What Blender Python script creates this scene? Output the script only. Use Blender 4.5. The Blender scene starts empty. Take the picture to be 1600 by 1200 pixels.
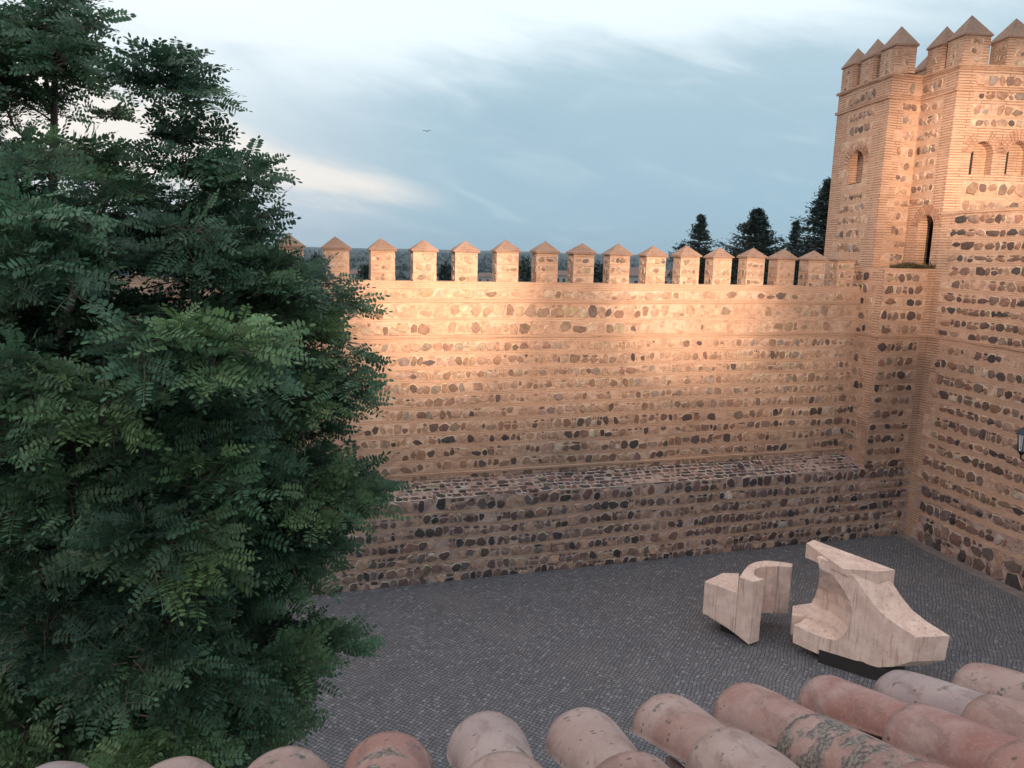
import bpy, math, random
import numpy as np
from mathutils import Vector, Matrix, noise

random.seed(7)
RNG = np.random.default_rng(11)
scene = bpy.context.scene
COL = scene.collection

# ------------------------------------------------------------------ camera
F_PX, CX, CY, H = 1180.0, 800.0, 600.0, 9.5
ROLL = math.atan(0.025)
PITCH = math.atan(208 * math.cos(ROLL) / F_PX)
FWD = np.array([0, math.cos(PITCH), -math.sin(PITCH)])
_up0 = np.array([0, math.sin(PITCH), math.cos(PITCH)])
_rt0 = np.array([1.0, 0, 0])
RIGHT = math.cos(ROLL) * _rt0 + math.sin(ROLL) * _up0
UP = -math.sin(ROLL) * _rt0 + math.cos(ROLL) * _up0
cam_d = bpy.data.cameras.new('camera')
cam = bpy.data.objects.new('camera', cam_d)
COL.objects.link(cam)
cam.matrix_world = Matrix(((RIGHT[0], UP[0], -FWD[0], 0), (RIGHT[1], UP[1], -FWD[1], 0),
                           (RIGHT[2], UP[2], -FWD[2], H), (0, 0, 0, 1)))
cam_d.sensor_width = 36
cam_d.lens = F_PX / 1600 * 36
cam_d.clip_start = 0.05
cam_d.clip_end = 20000
scene.camera = cam
scene.view_settings.view_transform = 'Standard'
scene.view_settings.look = 'None'
scene.view_settings.exposure = 0.33
scene.view_settings.gamma = 1.0

# ------------------------------------------------------------------ world
SUN_EL, SUN_AZ = 8.0, -38.0
world = bpy.data.worlds.new('World')
scene.world = world
world.use_nodes = True
wn = world.node_tree
wn.nodes.clear()


class NT:
    """tiny helper to write node trees"""
    def __init__(self, tree): self.t = tree
    def n(self, typ, **kw):
        nd = self.t.nodes.new(typ)
        ins = kw.pop('ins', {})
        for k, v in kw.items(): setattr(nd, k, v)
        for k, v in ins.items():
            if isinstance(v, bpy.types.NodeSocket): self.t.links.new(v, nd.inputs[k])
            else: nd.inputs[k].default_value = v
        return nd
    def math(self, op, a, b=None, c=None, clamp=False):
        nd = self.n('ShaderNodeMath', operation=op, use_clamp=clamp)
        for i, v in enumerate((a, b, c)):
            if v is None: continue
            if isinstance(v, bpy.types.NodeSocket): self.t.links.new(v, nd.inputs[i])
            else: nd.inputs[i].default_value = v
        return nd.outputs[0]
    def mix(self, f, a, b, mode='MIX'):
        nd = self.n('ShaderNodeMix', data_type='RGBA', blend_type=mode)
        for i, v in ((0, f), (6, a), (7, b)):
            if isinstance(v, bpy.types.NodeSocket): self.t.links.new(v, nd.inputs[i])
            elif i == 0: nd.inputs[0].default_value = v
            else: nd.inputs[i].default_value = (*v, 1) if len(v) == 3 else v
        return nd.outputs[2]
    def ramp(self, f, stops, interp='LINEAR'):
        nd = self.n('ShaderNodeValToRGB')
        nd.color_ramp.interpolation = interp
        e = nd.color_ramp.elements
        while len(e) < len(stops): e.new(0.5)
        for i, (p, c) in enumerate(stops):
            e[i].position = p
            e[i].color = (*c, 1) if hasattr(c, '__len__') else (c, c, c, 1)
        self.t.links.new(f, nd.inputs[0])
        return nd.outputs[0]
    def sstep(self, v, a, b):
        nd = self.n('ShaderNodeMapRange', interpolation_type='SMOOTHSTEP')
        self.t.links.new(v, nd.inputs[0])
        nd.inputs[1].default_value = a; nd.inputs[2].default_value = b
        return nd.outputs[0]
    def noise(self, vec, scale, detail=3, rough=0.5, dist=0.0):
        nd = self.n('ShaderNodeTexNoise')
        self.t.links.new(vec, nd.inputs['Vector'])
        nd.inputs['Scale'].default_value = scale
        nd.inputs['Detail'].default_value = detail
        nd.inputs['Roughness'].default_value = rough
        nd.inputs['Distortion'].default_value = dist
        return nd.outputs[0]


def srgb(r, g, b):
    return tuple(((c / 255) / 12.92 if c / 255 <= 0.04045 else ((c / 255 + 0.055) / 1.055) ** 2.4) for c in (r, g, b))


def build_world():
    w = NT(wn)
    tc = w.n('ShaderNodeTexCoord')
    sep = w.n('ShaderNodeSeparateXYZ', ins={0: tc.outputs['Generated']})
    X, Y, Z = sep.outputs
    az = w.math('MULTIPLY', w.math('ARCTAN2', X, Y), 57.2958)
    el = w.math('MULTIPLY', w.math('ARCSINE', Z), 57.2958)
    # streaked cloud noise, running down from left to right
    cmb = w.n('ShaderNodeCombineXYZ', ins={0: w.math('MULTIPLY', az, 0.026), 1: w.math('ADD', w.math('MULTIPLY', el, 0.11), w.math('MULTIPLY', az, 0.022)), 2: 0.3})
    n1 = w.noise(cmb.outputs[0], 1.6, 5, 0.55, 0.6)
    n2 = w.noise(cmb.outputs[0], 4.5, 6, 0.6, 0.8)
    nn = w.math('ADD', w.math('MULTIPLY', w.math('SUBTRACT', n1, 0.5), 9.0), w.math('MULTIPLY', w.math('SUBTRACT', n2, 0.5), 3.0))
    # clear air and cloud tones
    blue = w.ramp(w.math('DIVIDE', el, 60.0, clamp=True), [(0.0, srgb(146, 177, 195)), (0.06, srgb(150, 180, 197)), (0.16, srgb(158, 185, 200)), (0.25, srgb(174, 197, 209)), (0.34, srgb(200, 217, 226)), (1.0, srgb(195, 214, 228))])
    pale = srgb(229, 241, 247)
    # upper pale veil with a soft scalloped lower edge
    edge = w.math('ADD', w.math('ADD', el, nn), w.math('MULTIPLY', az, -0.10))
    veil = w.sstep(edge, 10.6, 15.2)
    c = w.mix(w.math('MULTIPLY', veil, 0.93), blue, pale)
    # left half of the sky paler
    left = w.sstep(w.math('ADD', w.math('MULTIPLY', az, -1.0), w.math('MULTIPLY', nn, 1.6)), 2.0, 22.0)
    leftc = w.ramp(w.math('DIVIDE', el, 30.0, clamp=True), [(0.0, srgb(172, 186, 203)), (0.08, srgb(190, 199, 211)), (0.24, srgb(192, 205, 214)), (0.34, srgb(208, 221, 229)), (0.5, srgb(230, 239, 244)), (1.0, srgb(236, 245, 249))])
    c = w.mix(w.math('MULTIPLY', left, 0.9), c, leftc)
    # cream band: upper edge sinks to the right, lower edge nearly level
    wob = w.math('MULTIPLY', nn, 0.75)
    upper = w.math('ADD', w.math('ADD', el, w.math('MULTIPLY', w.math('ADD', az, 17.0), 0.27)), wob)
    lower = w.math('ADD', w.math('ADD', el, w.math('MULTIPLY', w.math('ADD', az, 17.0), 0.05)), wob)
    bnd = w.math('MULTIPLY', w.sstep(lower, 2.0, 4.2), w.math('SUBTRACT', 1.0, w.sstep(upper, 5.9, 8.0)))
    bnd = w.math('MULTIPLY', bnd, w.math('SUBTRACT', 1.0, w.sstep(az, -12.0, -3.0)))
    c = w.mix(w.math('MULTIPLY', bnd, 0.88), c, srgb(232, 226, 220))
    # streaks
    c = w.mix(w.math('MULTIPLY', w.sstep(n2, 0.5, 0.78), 0.20), c, srgb(222, 230, 235))
    c = w.mix(w.math('MULTIPLY', w.sstep(n1, 0.50, 0.72), 0.30), c, srgb(146, 174, 192))
    sky = w.n('ShaderNodeTexSky', sky_type='NISHITA', sun_disc=False)
    sky.sun_elevation = math.radians(SUN_EL)
    sky.sun_rotation = math.radians(SUN_AZ)
    skc = w.mix(1.0, sky.outputs[0], (0.05, 0.05, 0.05), 'MULTIPLY')
    c = w.mix(0.04, c, skc)
    ground = w.sstep(el, -3.0, -0.2)
    c = w.mix(ground, srgb(90, 105, 120), c)
    bg = w.n('ShaderNodeBackground', ins={0: c, 1: 1.0})
    out = w.n('ShaderNodeOutputWorld', ins={0: bg.outputs[0]})


build_world()

sun_d = bpy.data.lights.new('sun', 'SUN')
sun_d.energy = 0.5
sun_d.angle = math.radians(30)
sun_d.color = (1.0, 0.86, 0.78)
sun = bpy.data.objects.new('sun', sun_d)
COL.objects.link(sun)
a, e = math.radians(-105), math.radians(42)
sun.rotation_euler = (-Vector((math.sin(a) * math.cos(e), math.cos(a) * math.cos(e), math.sin(e)))).to_track_quat('-Z', 'Y').to_euler()


# ------------------------------------------------------------------ geometry helpers
def ray(x, y):
    d = FWD * F_PX + RIGHT * (x - CX) - UP * (y - CY)
    return d / d[1]


CAM = np.array([0, 0, H])


def at_z(x, y, z):
    d = ray(x, y)
    return CAM + d * ((z - H) / d[2])


def at_y(x, y, Y):
    return CAM + ray(x, y) * Y


def on_plane(x, y, p0, az):
    n = np.array([math.cos(math.radians(az)), -math.sin(math.radians(az)), 0])
    d = ray(x, y)
    return CAM + d * (((np.array([p0[0], p0[1], 0]) - CAM) @ n) / (d @ n))


C0 = np.array([14.0, 25.49, 0.0])          # corner where wall footing and tower meet
AZ = math.radians(72.9)
E1 = np.array([math.sin(AZ), math.cos(AZ), 0])
E2 = np.array([-E1[1], E1[0], 0])
UZ = np.array([0, 0, 1.0])


def L(u, w, z=0.0):
    return C0 + u * E1 + w * E2 + z * UZ


class MB:
    def __init__(self):
        self.v = []; self.f = []; self.m = []; self.t = []; self.uv = []
        self.sm = []
    def face(self, pts, mat=0, tint=(1, 1, 1), uvs=None, smooth=False):
        b = len(self.v)
        self.v.extend([tuple(map(float, p)) for p in pts])
        self.f.append(tuple(range(b, b + len(pts))))
        self.m.append(mat); self.t.append(tint); self.sm.append(smooth)
        if uvs is None: uvs = [(float(p[0]) + float(p[1]), float(p[2])) for p in pts]
        self.uv.extend(uvs)
    def mesh(self, verts, faces, mat=0, tint=(1, 1, 1), uvs=None, smooth=False):
        b = len(self.v)
        self.v.extend([tuple(map(float, p)) for p in verts])
        if uvs is None: uvs = [(float(p[0]) + float(p[1]), float(p[2])) for p in verts]
        self.uv.extend(uvs)
        for f in faces:
            self.f.append(tuple(b + i for i in f)); self.m.append(mat); self.t.append(tint); self.sm.append(smooth)
    def box(self, c, ax, ay, az_, mat=0, tint=(1, 1, 1)):
        c, ax, ay, az_ = map(np.array, (c, ax, ay, az_))
        vs = [c + sx * ax + sy * ay + sz * az_ for sz in (-1, 1) for sy in (-1, 1) for sx in (-1, 1)]
        self.mesh(vs, [(0, 2, 3, 1), (4, 5, 7, 6), (0, 1, 5, 4), (2, 6, 7, 3), (0, 4, 6, 2), (1, 3, 7, 5)], mat, tint)
    def prism(self, poly, zb, zt, mat=0, tint=(1, 1, 1)):
        """poly: plan points; zb/zt: constant or list"""
        n = len(poly)
        zb = [zb] * n if not hasattr(zb, '__len__') else zb
        zt = [zt] * n if not hasattr(zt, '__len__') else zt
        vs = [(p[0], p[1], z) for p, z in zip(poly, zb)] + [(p[0], p[1], z) for p, z in zip(poly, zt)]
        fs = [tuple(range(n))[::-1], tuple(range(n, 2 * n))] + [(i, (i + 1) % n, n + (i + 1) % n, n + i) for i in range(n)]
        self.mesh(vs, fs, mat, tint)
    def tube(self, pts, rad, seg=8, mat=0, tint=(1, 1, 1), cap=True, smooth=True):
        pts = [np.array(p, float) for p in pts]
        rings = []
        prev = None
        for i, p in enumerate(pts):
            d = pts[min(i + 1, len(pts) - 1)] - pts[max(i - 1, 0)]
            d = d / (np.linalg.norm(d) + 1e-9)
            if prev is None:
                r = np.cross(d, (0, 0, 1.0)) if abs(d[2]) < 0.95 else np.cross(d, (1.0, 0, 0))
            else:
                r = prev - d * (prev @ d)
            r = r / (np.linalg.norm(r) + 1e-9); prev = r
            s = np.cross(d, r)
            R = rad[i] if hasattr(rad, '__len__') else rad
            rings.append([p + R * (math.cos(a) * r + math.sin(a) * s) for a in np.linspace(0, 2 * math.pi, seg, endpoint=False)])
        vs = [q for ring in rings for q in ring]
        fs = []
        for i in range(len(pts) - 1):
            for j in range(seg):
                k = (j + 1) % seg
                fs.append((i * seg + j, i * seg + k, (i + 1) * seg + k, (i + 1) * seg + j))
        if cap:
            fs.append(tuple(range(seg))[::-1]); fs.append(tuple((len(pts) - 1) * seg + j for j in range(seg)))
        self.mesh(vs, fs, mat, tint, smooth=smooth)
    def build(self, name, mats, parent=None, recalc=False):
        me = bpy.data.meshes.new(name)
        me.from_pydata(self.v, [], self.f)
        for m in (mats if isinstance(mats, (list, tuple)) else [mats]): me.materials.append(m)
        me.polygons.foreach_set('material_index', np.array(self.m, dtype=np.int32))
        me.polygons.foreach_set('use_smooth', np.array(self.sm, dtype=bool))
        at = me.attributes.new('tint', 'FLOAT_COLOR', 'FACE')
        at.data.foreach_set('color', np.array([(*t, 1) for t in self.t], dtype=np.float32).ravel())
        uvl = me.uv_layers.new(name='uv')
        li = np.zeros(len(me.loops), dtype=np.int32)
        me.loops.foreach_get('vertex_index', li)
        uvl.data.foreach_set('uv', np.array(self.uv, dtype=np.float32)[li].ravel())
        if recalc:
            import bmesh
            bm = bmesh.new(); bm.from_mesh(me); bmesh.ops.recalc_face_normals(bm, faces=bm.faces); bm.to_mesh(me); bm.free()
        me.update()
        o = bpy.data.objects.new(name, me)
        COL.objects.link(o)
        if parent is not None:
            o.parent = parent
            o.matrix_parent_inverse = Matrix.Translation(-parent.location) if parent.type == 'EMPTY' else Matrix()
        return o


def tag(o, label=None, cat=None, group=None, kind=None):
    if label: o['label'] = label
    if cat: o['category'] = cat
    if group: o['group'] = group
    if kind: o['kind'] = kind
    return o


def empty(name, loc, label, cat, group=None):
    o = bpy.data.objects.new(name, None)
    COL.objects.link(o)
    o.location = tuple(map(float, loc))
    o.empty_display_size = 0.2
    return tag(o, label, cat, group)


# ------------------------------------------------------------------ materials
def new_mat(name):
    m = bpy.data.materials.new(name)
    m.use_nodes = True
    m.node_tree.nodes.clear()
    return m, NT(m.node_tree)


def finish(w, col, rough=0.9, bump=None, bstr=0.5, bdist=0.02, extra=None):
    ins = {'Base Color': col, 'Roughness': rough}
    if extra: ins.update(extra)
    p = w.n('ShaderNodeBsdfPrincipled')
    for k, v in ins.items():
        if isinstance(v, bpy.types.NodeSocket): w.t.links.new(v, p.inputs[k])
        elif isinstance(v, tuple) and len(v) == 3: p.inputs[k].default_value = (*v, 1)
        else: p.inputs[k].default_value = v
    if bump is not None:
        b = w.n('ShaderNodeBump', ins={'Height': bump, 'Strength': bstr, 'Distance': bdist})
        w.t.links.new(b.outputs[0], p.inputs['Normal'])
    w.n('ShaderNodeOutputMaterial', ins={0: p.outputs[0]})
    return p


def mat_mortar(name, base, dark, light):
    m, w = new_mat(name)
    tc = w.n('ShaderNodeTexCoord')
    o = tc.outputs['Object']
    big = w.noise(o, 0.55, 4, 0.6)
    mid = w.noise(o, 4.0, 5, 0.65)
    fine = w.noise(o, 28.0, 4, 0.7)
    c = w.mix(w.sstep(big, 0.35, 0.68), base, light)
    c = w.mix(w.math('MULTIPLY', w.sstep(mid, 0.46, 0.64), 0.62), c, dark)
    m2 = w.noise(o, 11.0, 4, 0.6)
    c = w.mix(w.math('MULTIPLY', w.sstep(m2, 0.54, 0.68), 0.5), c, dark)
    c = w.mix(w.math('MULTIPLY', w.sstep(fine, 0.5, 0.8), 0.45), c, light)
    h = w.math('ADD', w.math('MULTIPLY', mid, 0.6), w.math('MULTIPLY', fine, 0.5))
    h = w.math('ADD', h, w.math('MULTIPLY', m2, 0.6))
    finish(w, c, 0.95, h, 1.0, 0.05)
    return m


def mat_brick(name, brick1, brick2, mortar, rowh=0.085, bw=0.29, ms=0.021, smear=0.45):
    m, w = new_mat(name)
    tc = w.n('ShaderNodeTexCoord')
    o = tc.outputs['Object']
    wob = w.n('ShaderNodeTexNoise', ins={'Scale': 1.6, 'Detail': 3.0})
    w.t.links.new(o, wob.inputs['Vector'])
    vsub = w.n('ShaderNodeVectorMath', operation='SUBTRACT', ins={0: wob.outputs['Color'], 1: (0.5, 0.5, 0.5)})
    vsc = w.n('ShaderNodeVectorMath', operation='SCALE', ins={0: vsub.outputs[0], 'Scale': 0.055})
    uvw = w.n('ShaderNodeVectorMath', operation='ADD', ins={0: tc.outputs['UV'], 1: vsc.outputs[0]})
    br = w.n('ShaderNodeTexBrick', ins={'Vector': uvw.outputs[0], 'Scale': 1.0, 'Mortar Size': ms, 'Mortar Smooth': 0.35,
                                        'Bias': -0.1, 'Brick Width': bw, 'Row Height': rowh})
    br.inputs['Color1'].default_value = (*brick1, 1)
    br.inputs['Color2'].default_value = (*brick2, 1)
    br.inputs['Mortar'].default_value = (*mortar, 1)
    mid = w.noise(o, 3.0, 5, 0.65)
    fine = w.noise(o, 30.0, 4, 0.7)
    c = w.mix(w.math('MULTIPLY', w.sstep(mid, 0.42, 0.66), abs(smear) * (0.55 if smear < 0 else 1)), br.outputs['Color'], brick1 if smear < 0 else mortar)
    big = w.noise(o, 0.5, 4, 0.6)
    c = w.mix(w.math('MULTIPLY', w.sstep(big, 0.52, 0.75), 0.35), c, tuple(x * 0.55 for x in brick2))
    c = w.mix(w.math('MULTIPLY', w.sstep(fine, 0.5, 0.8), 0.35), c, (0.55, 0.39, 0.285))
    hb = w.math('SUBTRACT', 1.0, br.outputs['Fac'])
    h = w.math('ADD', w.math('MULTIPLY', hb, 0.8 if smear < 0 else -0.55), w.math('MULTIPLY', fine, 0.5))
    finish(w, c, 0.93, h, 0.7, 0.02)
    return m


def mat_stone(name, rough=0.85):
    m, w = new_mat(name)
    at = w.n('ShaderNodeAttribute', attribute_name='tint')
    tc = w.n('ShaderNodeTexCoord')
    o = tc.outputs['Object']
    mid = w.noise(o, 7.0, 4, 0.6)
    fine = w.noise(o, 35.0, 4, 0.7)
    c = w.mix(1.0, at.outputs['Color'], w.ramp(mid, [(0.25, 0.6), (0.5, 0.95), (0.75, 1.35)]), 'MULTIPLY')
    c = w.mix(w.math('MULTIPLY', w.sstep(fine, 0.52, 0.78), 0.35), c, (0.36, 0.27, 0.21))
    h = w.math('ADD', w.math('MULTIPLY', mid, 0.7), w.math('MULTIPLY', fine, 0.4))
    finish(w, c, rough, h, 0.9, 0.03)
    return m


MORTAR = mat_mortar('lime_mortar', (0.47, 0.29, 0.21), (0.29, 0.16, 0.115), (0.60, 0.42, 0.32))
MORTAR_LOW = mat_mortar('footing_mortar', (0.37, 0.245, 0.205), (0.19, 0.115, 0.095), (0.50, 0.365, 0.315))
BRICK = mat_brick('tower_brick', (0.50, 0.32, 0.23), (0.41, 0.25, 0.175), (0.24, 0.125, 0.088), bw=0.85, ms=0.017, smear=-1)
BRICKB = mat_brick('band_brick', (0.42, 0.25, 0.17), (0.33, 0.18, 0.12), (0.49, 0.31, 0.225), rowh=0.055, bw=0.31, ms=0.02, smear=0.9)
STONE = mat_stone('rubble_stone')
WALLM = [MORTAR, BRICK, STONE, BRICKB, MORTAR_LOW]

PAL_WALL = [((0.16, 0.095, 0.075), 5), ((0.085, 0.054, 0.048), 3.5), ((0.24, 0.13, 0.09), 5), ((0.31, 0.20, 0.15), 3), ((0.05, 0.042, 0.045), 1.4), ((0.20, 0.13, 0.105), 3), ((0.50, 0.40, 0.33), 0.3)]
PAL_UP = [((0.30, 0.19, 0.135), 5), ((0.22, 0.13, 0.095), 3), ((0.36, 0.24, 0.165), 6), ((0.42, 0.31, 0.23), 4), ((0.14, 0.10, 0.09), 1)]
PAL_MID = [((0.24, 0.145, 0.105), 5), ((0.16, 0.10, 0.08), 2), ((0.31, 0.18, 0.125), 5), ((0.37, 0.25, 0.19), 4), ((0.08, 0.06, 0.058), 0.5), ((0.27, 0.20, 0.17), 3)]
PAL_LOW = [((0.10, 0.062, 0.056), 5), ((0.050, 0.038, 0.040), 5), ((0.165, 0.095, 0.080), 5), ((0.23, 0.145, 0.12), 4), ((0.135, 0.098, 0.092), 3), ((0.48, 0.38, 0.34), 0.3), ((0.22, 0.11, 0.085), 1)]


def pick(pal):
    c = random.choices([p[0] for p in pal], [p[1] for p in pal])[0]
    k = random.uniform(0.8, 1.2)
    return tuple(x * k * random.uniform(0.95, 1.05) for x in c)


def wav(P):
    return noise.noise(Vector((P[0] * 0.45 + 9, P[1] * 0.45, P[2] * 0.8))) * 0.07


def stone(mb, O, U, V, N, cu, cv, a, b, h, tint, ex=2.6, mat=2, rot=None, halo=None):
    n = random.choice((5, 6, 6, 7, 8))
    ph = random.uniform(0, 6.28)
    rot = random.uniform(-0.16, 0.16) if rot is None else rot
    cr, sr = math.cos(rot), math.sin(rot)
    sk = random.uniform(-0.22, 0.22); tp = random.uniform(-0.22, 0.22)
    ring = []
    for k in range(n):
        t = ph + (k + random.uniform(-0.3, 0.3)) * 2 * math.pi / n
        c, s = math.cos(t), math.sin(t)
        r = (abs(c) ** ex + abs(s) ** ex) ** (-1 / ex) * random.uniform(0.80, 1.10)
        x, y = c * r * a, s * r * b
        x = x * (1 + tp * y / b) + sk * y
        x = max(-a * 1.08, min(a * 1.08, x)); y = max(-b * 1.03, min(b * 1.03, y))
        ring.append((cu + x * cr - y * sr, cv + x * sr + y * cr))
    vs, uv = [], []
    for (x, y) in ring:
        vs.append(O + x * U + y * V - 0.01 * N); uv.append((x, y))
    tl = random.uniform(-0.35, 0.35) * h; tl2 = random.uniform(-0.35, 0.35) * h
    for (x, y) in ring:
        q = random.uniform(0.84, 0.94)
        xx, yy = cu + (x - cu) * q, cv + (y - cv) * q
        vs.append(O + xx * U + yy * V + (h * random.uniform(0.6, 0.85) + tl * (x - cu) / a + tl2 * (y - cv) / b) * N); uv.append((xx, yy))
    vs.append(O + (cu + random.uniform(-.3, .3) * a) * U + (cv + random.uniform(-.3, .3) * b) * V + h * N); uv.append((cu, cv))
    fs = [(k, (k + 1) % n, n + (k + 1) % n, n + k) for k in range(n)] + [(n + k, n + (k + 1) % n, 2 * n) for k in range(n)]
    mb.mesh(vs, fs, mat, tint, uv)
    if halo is not None:
        vs = []
        for (x, y) in ring:
            g = 1 + 0.022 / max(0.05, math.hypot(x - cu, y - cv)) * random.uniform(0.6, 1.5)
            vs.append(O + (cu + (x - cu) * g) * U + (cv + (y - cv) * g) * V - 0.004 * N)
        for (x, y) in ring:
            vs.append(O + x * U + y * V + 0.011 * N)
        mb.mesh(vs, [(k, (k + 1) % n, n + (k + 1) % n, n + k) for k in range(n)], mat, halo)


def stone_row(mb, O, U, V, N, u0, u1, v0, v1, pal, cover=0.85, wmin=0.13, wmax=0.34, h=0.022, skip=None, fill=0.5, halo=(0.56, 0.42, 0.32), hp=0.6):
    u = u0 + random.uniform(0, 0.1)
    zh = v1 - v0
    mc = (0.46, 0.285, 0.205)
    while u < u1 - wmin * 0.7:
        sw = random.uniform(wmin, wmax) * random.choice((1, 1, 0.7, 1.2))
        if u + sw > u1: break
        cu = u + sw / 2
        # stones partly smeared over with render
        P = O + cu * U + (v0 + v1) / 2 * V
        sm = noise.noise(Vector((P[0] * 0.35, P[1] * 0.35, P[2] * 0.9 + 3))) * 0.8 + 0.25
        if not (skip and skip(cu, (v0 + v1) / 2, sw / 2)) and random.random() < 0.97:
            full = random.random() < 0.62
            sh = zh * (random.uniform(0.86, 1.02) if full else random.uniform(0.55, 0.75))
            if sw < zh * 0.55: sh = min(sh, sw * random.uniform(1.2, 2.0))
            wv_ = wav(P)
            cv = wv_ + v0 + sh / 2 + (random.uniform(0, zh - sh) if (sh < zh and random.random() < 0.3) else 0)
            tn = pick(pal)
            if random.random() > cover:
                q = random.uniform(0.55, 0.9)
                tn = tuple(x * (1 - q) + y * q for x, y in zip(tn, mc))
            hl = tuple(x * random.uniform(0.85, 1.1) for x in halo) if random.random() < hp else None
            stone(mb, O, U, V, N, cu, cv, sw / 2 * 1.06, sh / 2 * 1.05, h * random.uniform(0.6, 1.4), tn, ex=random.choice((2.4, 3.2, 4.5, 6.0)), halo=hl)
            if not full and random.random() < fill:
                rem = zh - sh
                k = random.choice((1, 1, 2))
                for i in range(k):
                    a = sw / 2 / k * random.uniform(0.55, 0.9)
                    stone(mb, O, U, V, N, u + sw * (i + 0.5) / k, wv_ + v1 - rem / 2, a, rem / 2 * random.uniform(0.65, 0.9), h * 0.8, pick(pal), ex=2.6)
        u += sw + random.uniform(0.004, 0.022)


def masonry(mb, A, B, z0, z1, rows, N=None, quoin=(), holes=(), jit=0.012, pal=PAL_WALL, cover=0.85,
            wmin=0.13, wmax=0.34, sh=0.022, mortar=0, V=UZ, cell=0.28, skip=None, hp=0.6, halo=(0.56, 0.42, 0.32), fill=0.5, snap=(True, True)):
    """rows: list of (lo, hi, kind) from bottom to top, kind: s stone, b band brick, q quoin brick, m mortar"""
    A, B = np.array(A, float), np.array(B, float)
    U = B - A; Lh = np.linalg.norm(U); U = U / Lh
    if N is None:
        N = np.cross(U, V)
    us = set([0.0, Lh])
    k = max(1, int(Lh / cell))
    base = list(np.linspace(0, Lh, k + 1))
    for hx in holes:
        base = [q for q in base if min(abs(q - hx[0]), abs(q - hx[1])) > 0.08]
        base += [hx[0], hx[1]]
    base = sorted(set(base))
    vset = sorted(set([r[0] for r in rows] + [r[1] for r in rows]))
    for hx in holes:
        vset = [q for q in vset if min(abs(q - hx[2]), abs(q - hx[3])) > 0.03] + [hx[2], hx[3]]
        vset.sort()
    nu, nv = len(base), len(vset)
    def kind(v):
        for r in rows:
            if r[0] - 1e-6 <= v <= r[1] + 1e-6: return r[2]
        return 'm'
    W = np.zeros((nu, nv)); VZ = np.zeros((nu, nv))
    holeus = [h for hx in holes for h in hx[:2]]
    for i, u in enumerate(base):
        for j, v in enumerate(vset):
            P = A + u * U + v * V
            wv = noise.noise(Vector((P[0] * 0.5, P[1] * 0.5, P[2] * 0.5))) * jit * 2.2 + random.uniform(-jit, jit) * 0.6
            if i in (0, nu - 1) or u in holeus: wv = 0
            W[i, j] = wv
            if 0 < j < nv - 1 and u not in holeus: VZ[i, j] = random.uniform(-0.01, 0.01) + wav(P)
    rowedge = [random.uniform(-0.09, 0.09) for _ in vset]
    def inq(u, j):
        for q in quoin:
            if q[0] + (rowedge[j] if q[0] > 0.02 else 0) <= u <= q[1] + (rowedge[j] if q[1] < Lh - 0.02 else 0): return True
        return False
    vs, uvs = [], []
    for i, u in enumerate(base):
        for j, v in enumerate(vset):
            vs.append(A + u * U + (v + VZ[i, j]) * V + W[i, j] * N); uvs.append((u, v + VZ[i, j]))
    b0 = len(mb.v)
    mb.v.extend([tuple(map(float, p)) for p in vs]); mb.uv.extend(uvs)
    for i in range(nu - 1):
        um = (base[i] + base[i + 1]) / 2
        for j in range(nv - 1):
            vm = (vset[j] + vset[j + 1]) / 2
            if any(hx[0] < um < hx[1] and hx[2] < vm < hx[3] for hx in holes): continue
            kd = kind(vm)
            mt = 1 if (inq(um, j) or kd == 'q') else (3 if kd == 'b' else mortar)
            mb.f.append((b0 + i * nv + j, b0 + (i + 1) * nv + j, b0 + (i + 1) * nv + j + 1, b0 + i * nv + j + 1))
            mb.m.append(mt); mb.t.append((1, 1, 1)); mb.sm.append(False)
    def sk(cu, cv, hw):
        for q in quoin:
            if q[0] - hw - 0.02 < cu < q[1] + hw + 0.02: return True
        for hx in holes:
            m_ = hx[4] if len(hx) > 4 else 0.0
            if hx[0] - m_ - hw < cu < hx[1] + m_ + hw and hx[2] - 0.1 < cv < hx[3] + m_: return True
        return skip(cu, cv, hw) if skip else False
    for r in rows:
        if r[2] == 's':
            stone_row(mb, A, U, V, N, 0.02, Lh - 0.02, r[0] + 0.012, r[1] - 0.012, pal, cover, wmin, wmax, sh, sk, fill, halo, hp)


def mk_rows(z0, z1, pitch=0.40, band=0.12, first='s'):
    rows = []; z = z0
    n = max(1, round((z1 - z0) / pitch)); ps = [random.uniform(0.88, 1.12) for _ in range(n)]
    for i in range(n):
        p = (z1 - z0) * ps[i] / sum(ps)
        rows.append((z, z + p - band, 's')); rows.append((z + p - band, z + p, 'b')); z += p
    rows[-1] = (rows[-1][0], z1, 'b')
    return rows


def ledge(mb, A, B, z, h=0.09, out=0.06, N=None, mat=3, back=0.05, ext=(0, 0)):
    A, B = np.array(A, float), np.array(B, float)
    U = B - A; Lh = np.linalg.norm(U); U = U / Lh
    N = np.cross(U, UZ) if N is None else N
    n = max(1, int(Lh / 0.5))
    us = np.linspace(-ext[0], Lh + ext[1], n + 1)
    vs, uv, fs = [], [], []
    for u in us:
        j = random.uniform(-0.012, 0.012); jz = random.uniform(-0.012, 0.012)
        for (w_, z_) in ((-back, z - h / 2), (out * 0.75 + j, z - h / 2 + jz), (out + j, z + h / 2 + jz), (-back, z + h / 2 + 0.03)):
            vs.append(A + u * U + w_ * N + z_ * UZ); uv.append((u, z_))
    for i in range(n):
        for k in range(4):
            q = (k + 1) % 4
            fs.append((i * 4 + k, (i + 1) * 4 + k, (i + 1) * 4 + q, i * 4 + q))
    fs += [(0, 1, 2, 3), tuple(n * 4 + k for k in (3, 2, 1, 0))]
    mb.mesh(vs, fs, mat, (1, 1, 1), uv)


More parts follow.
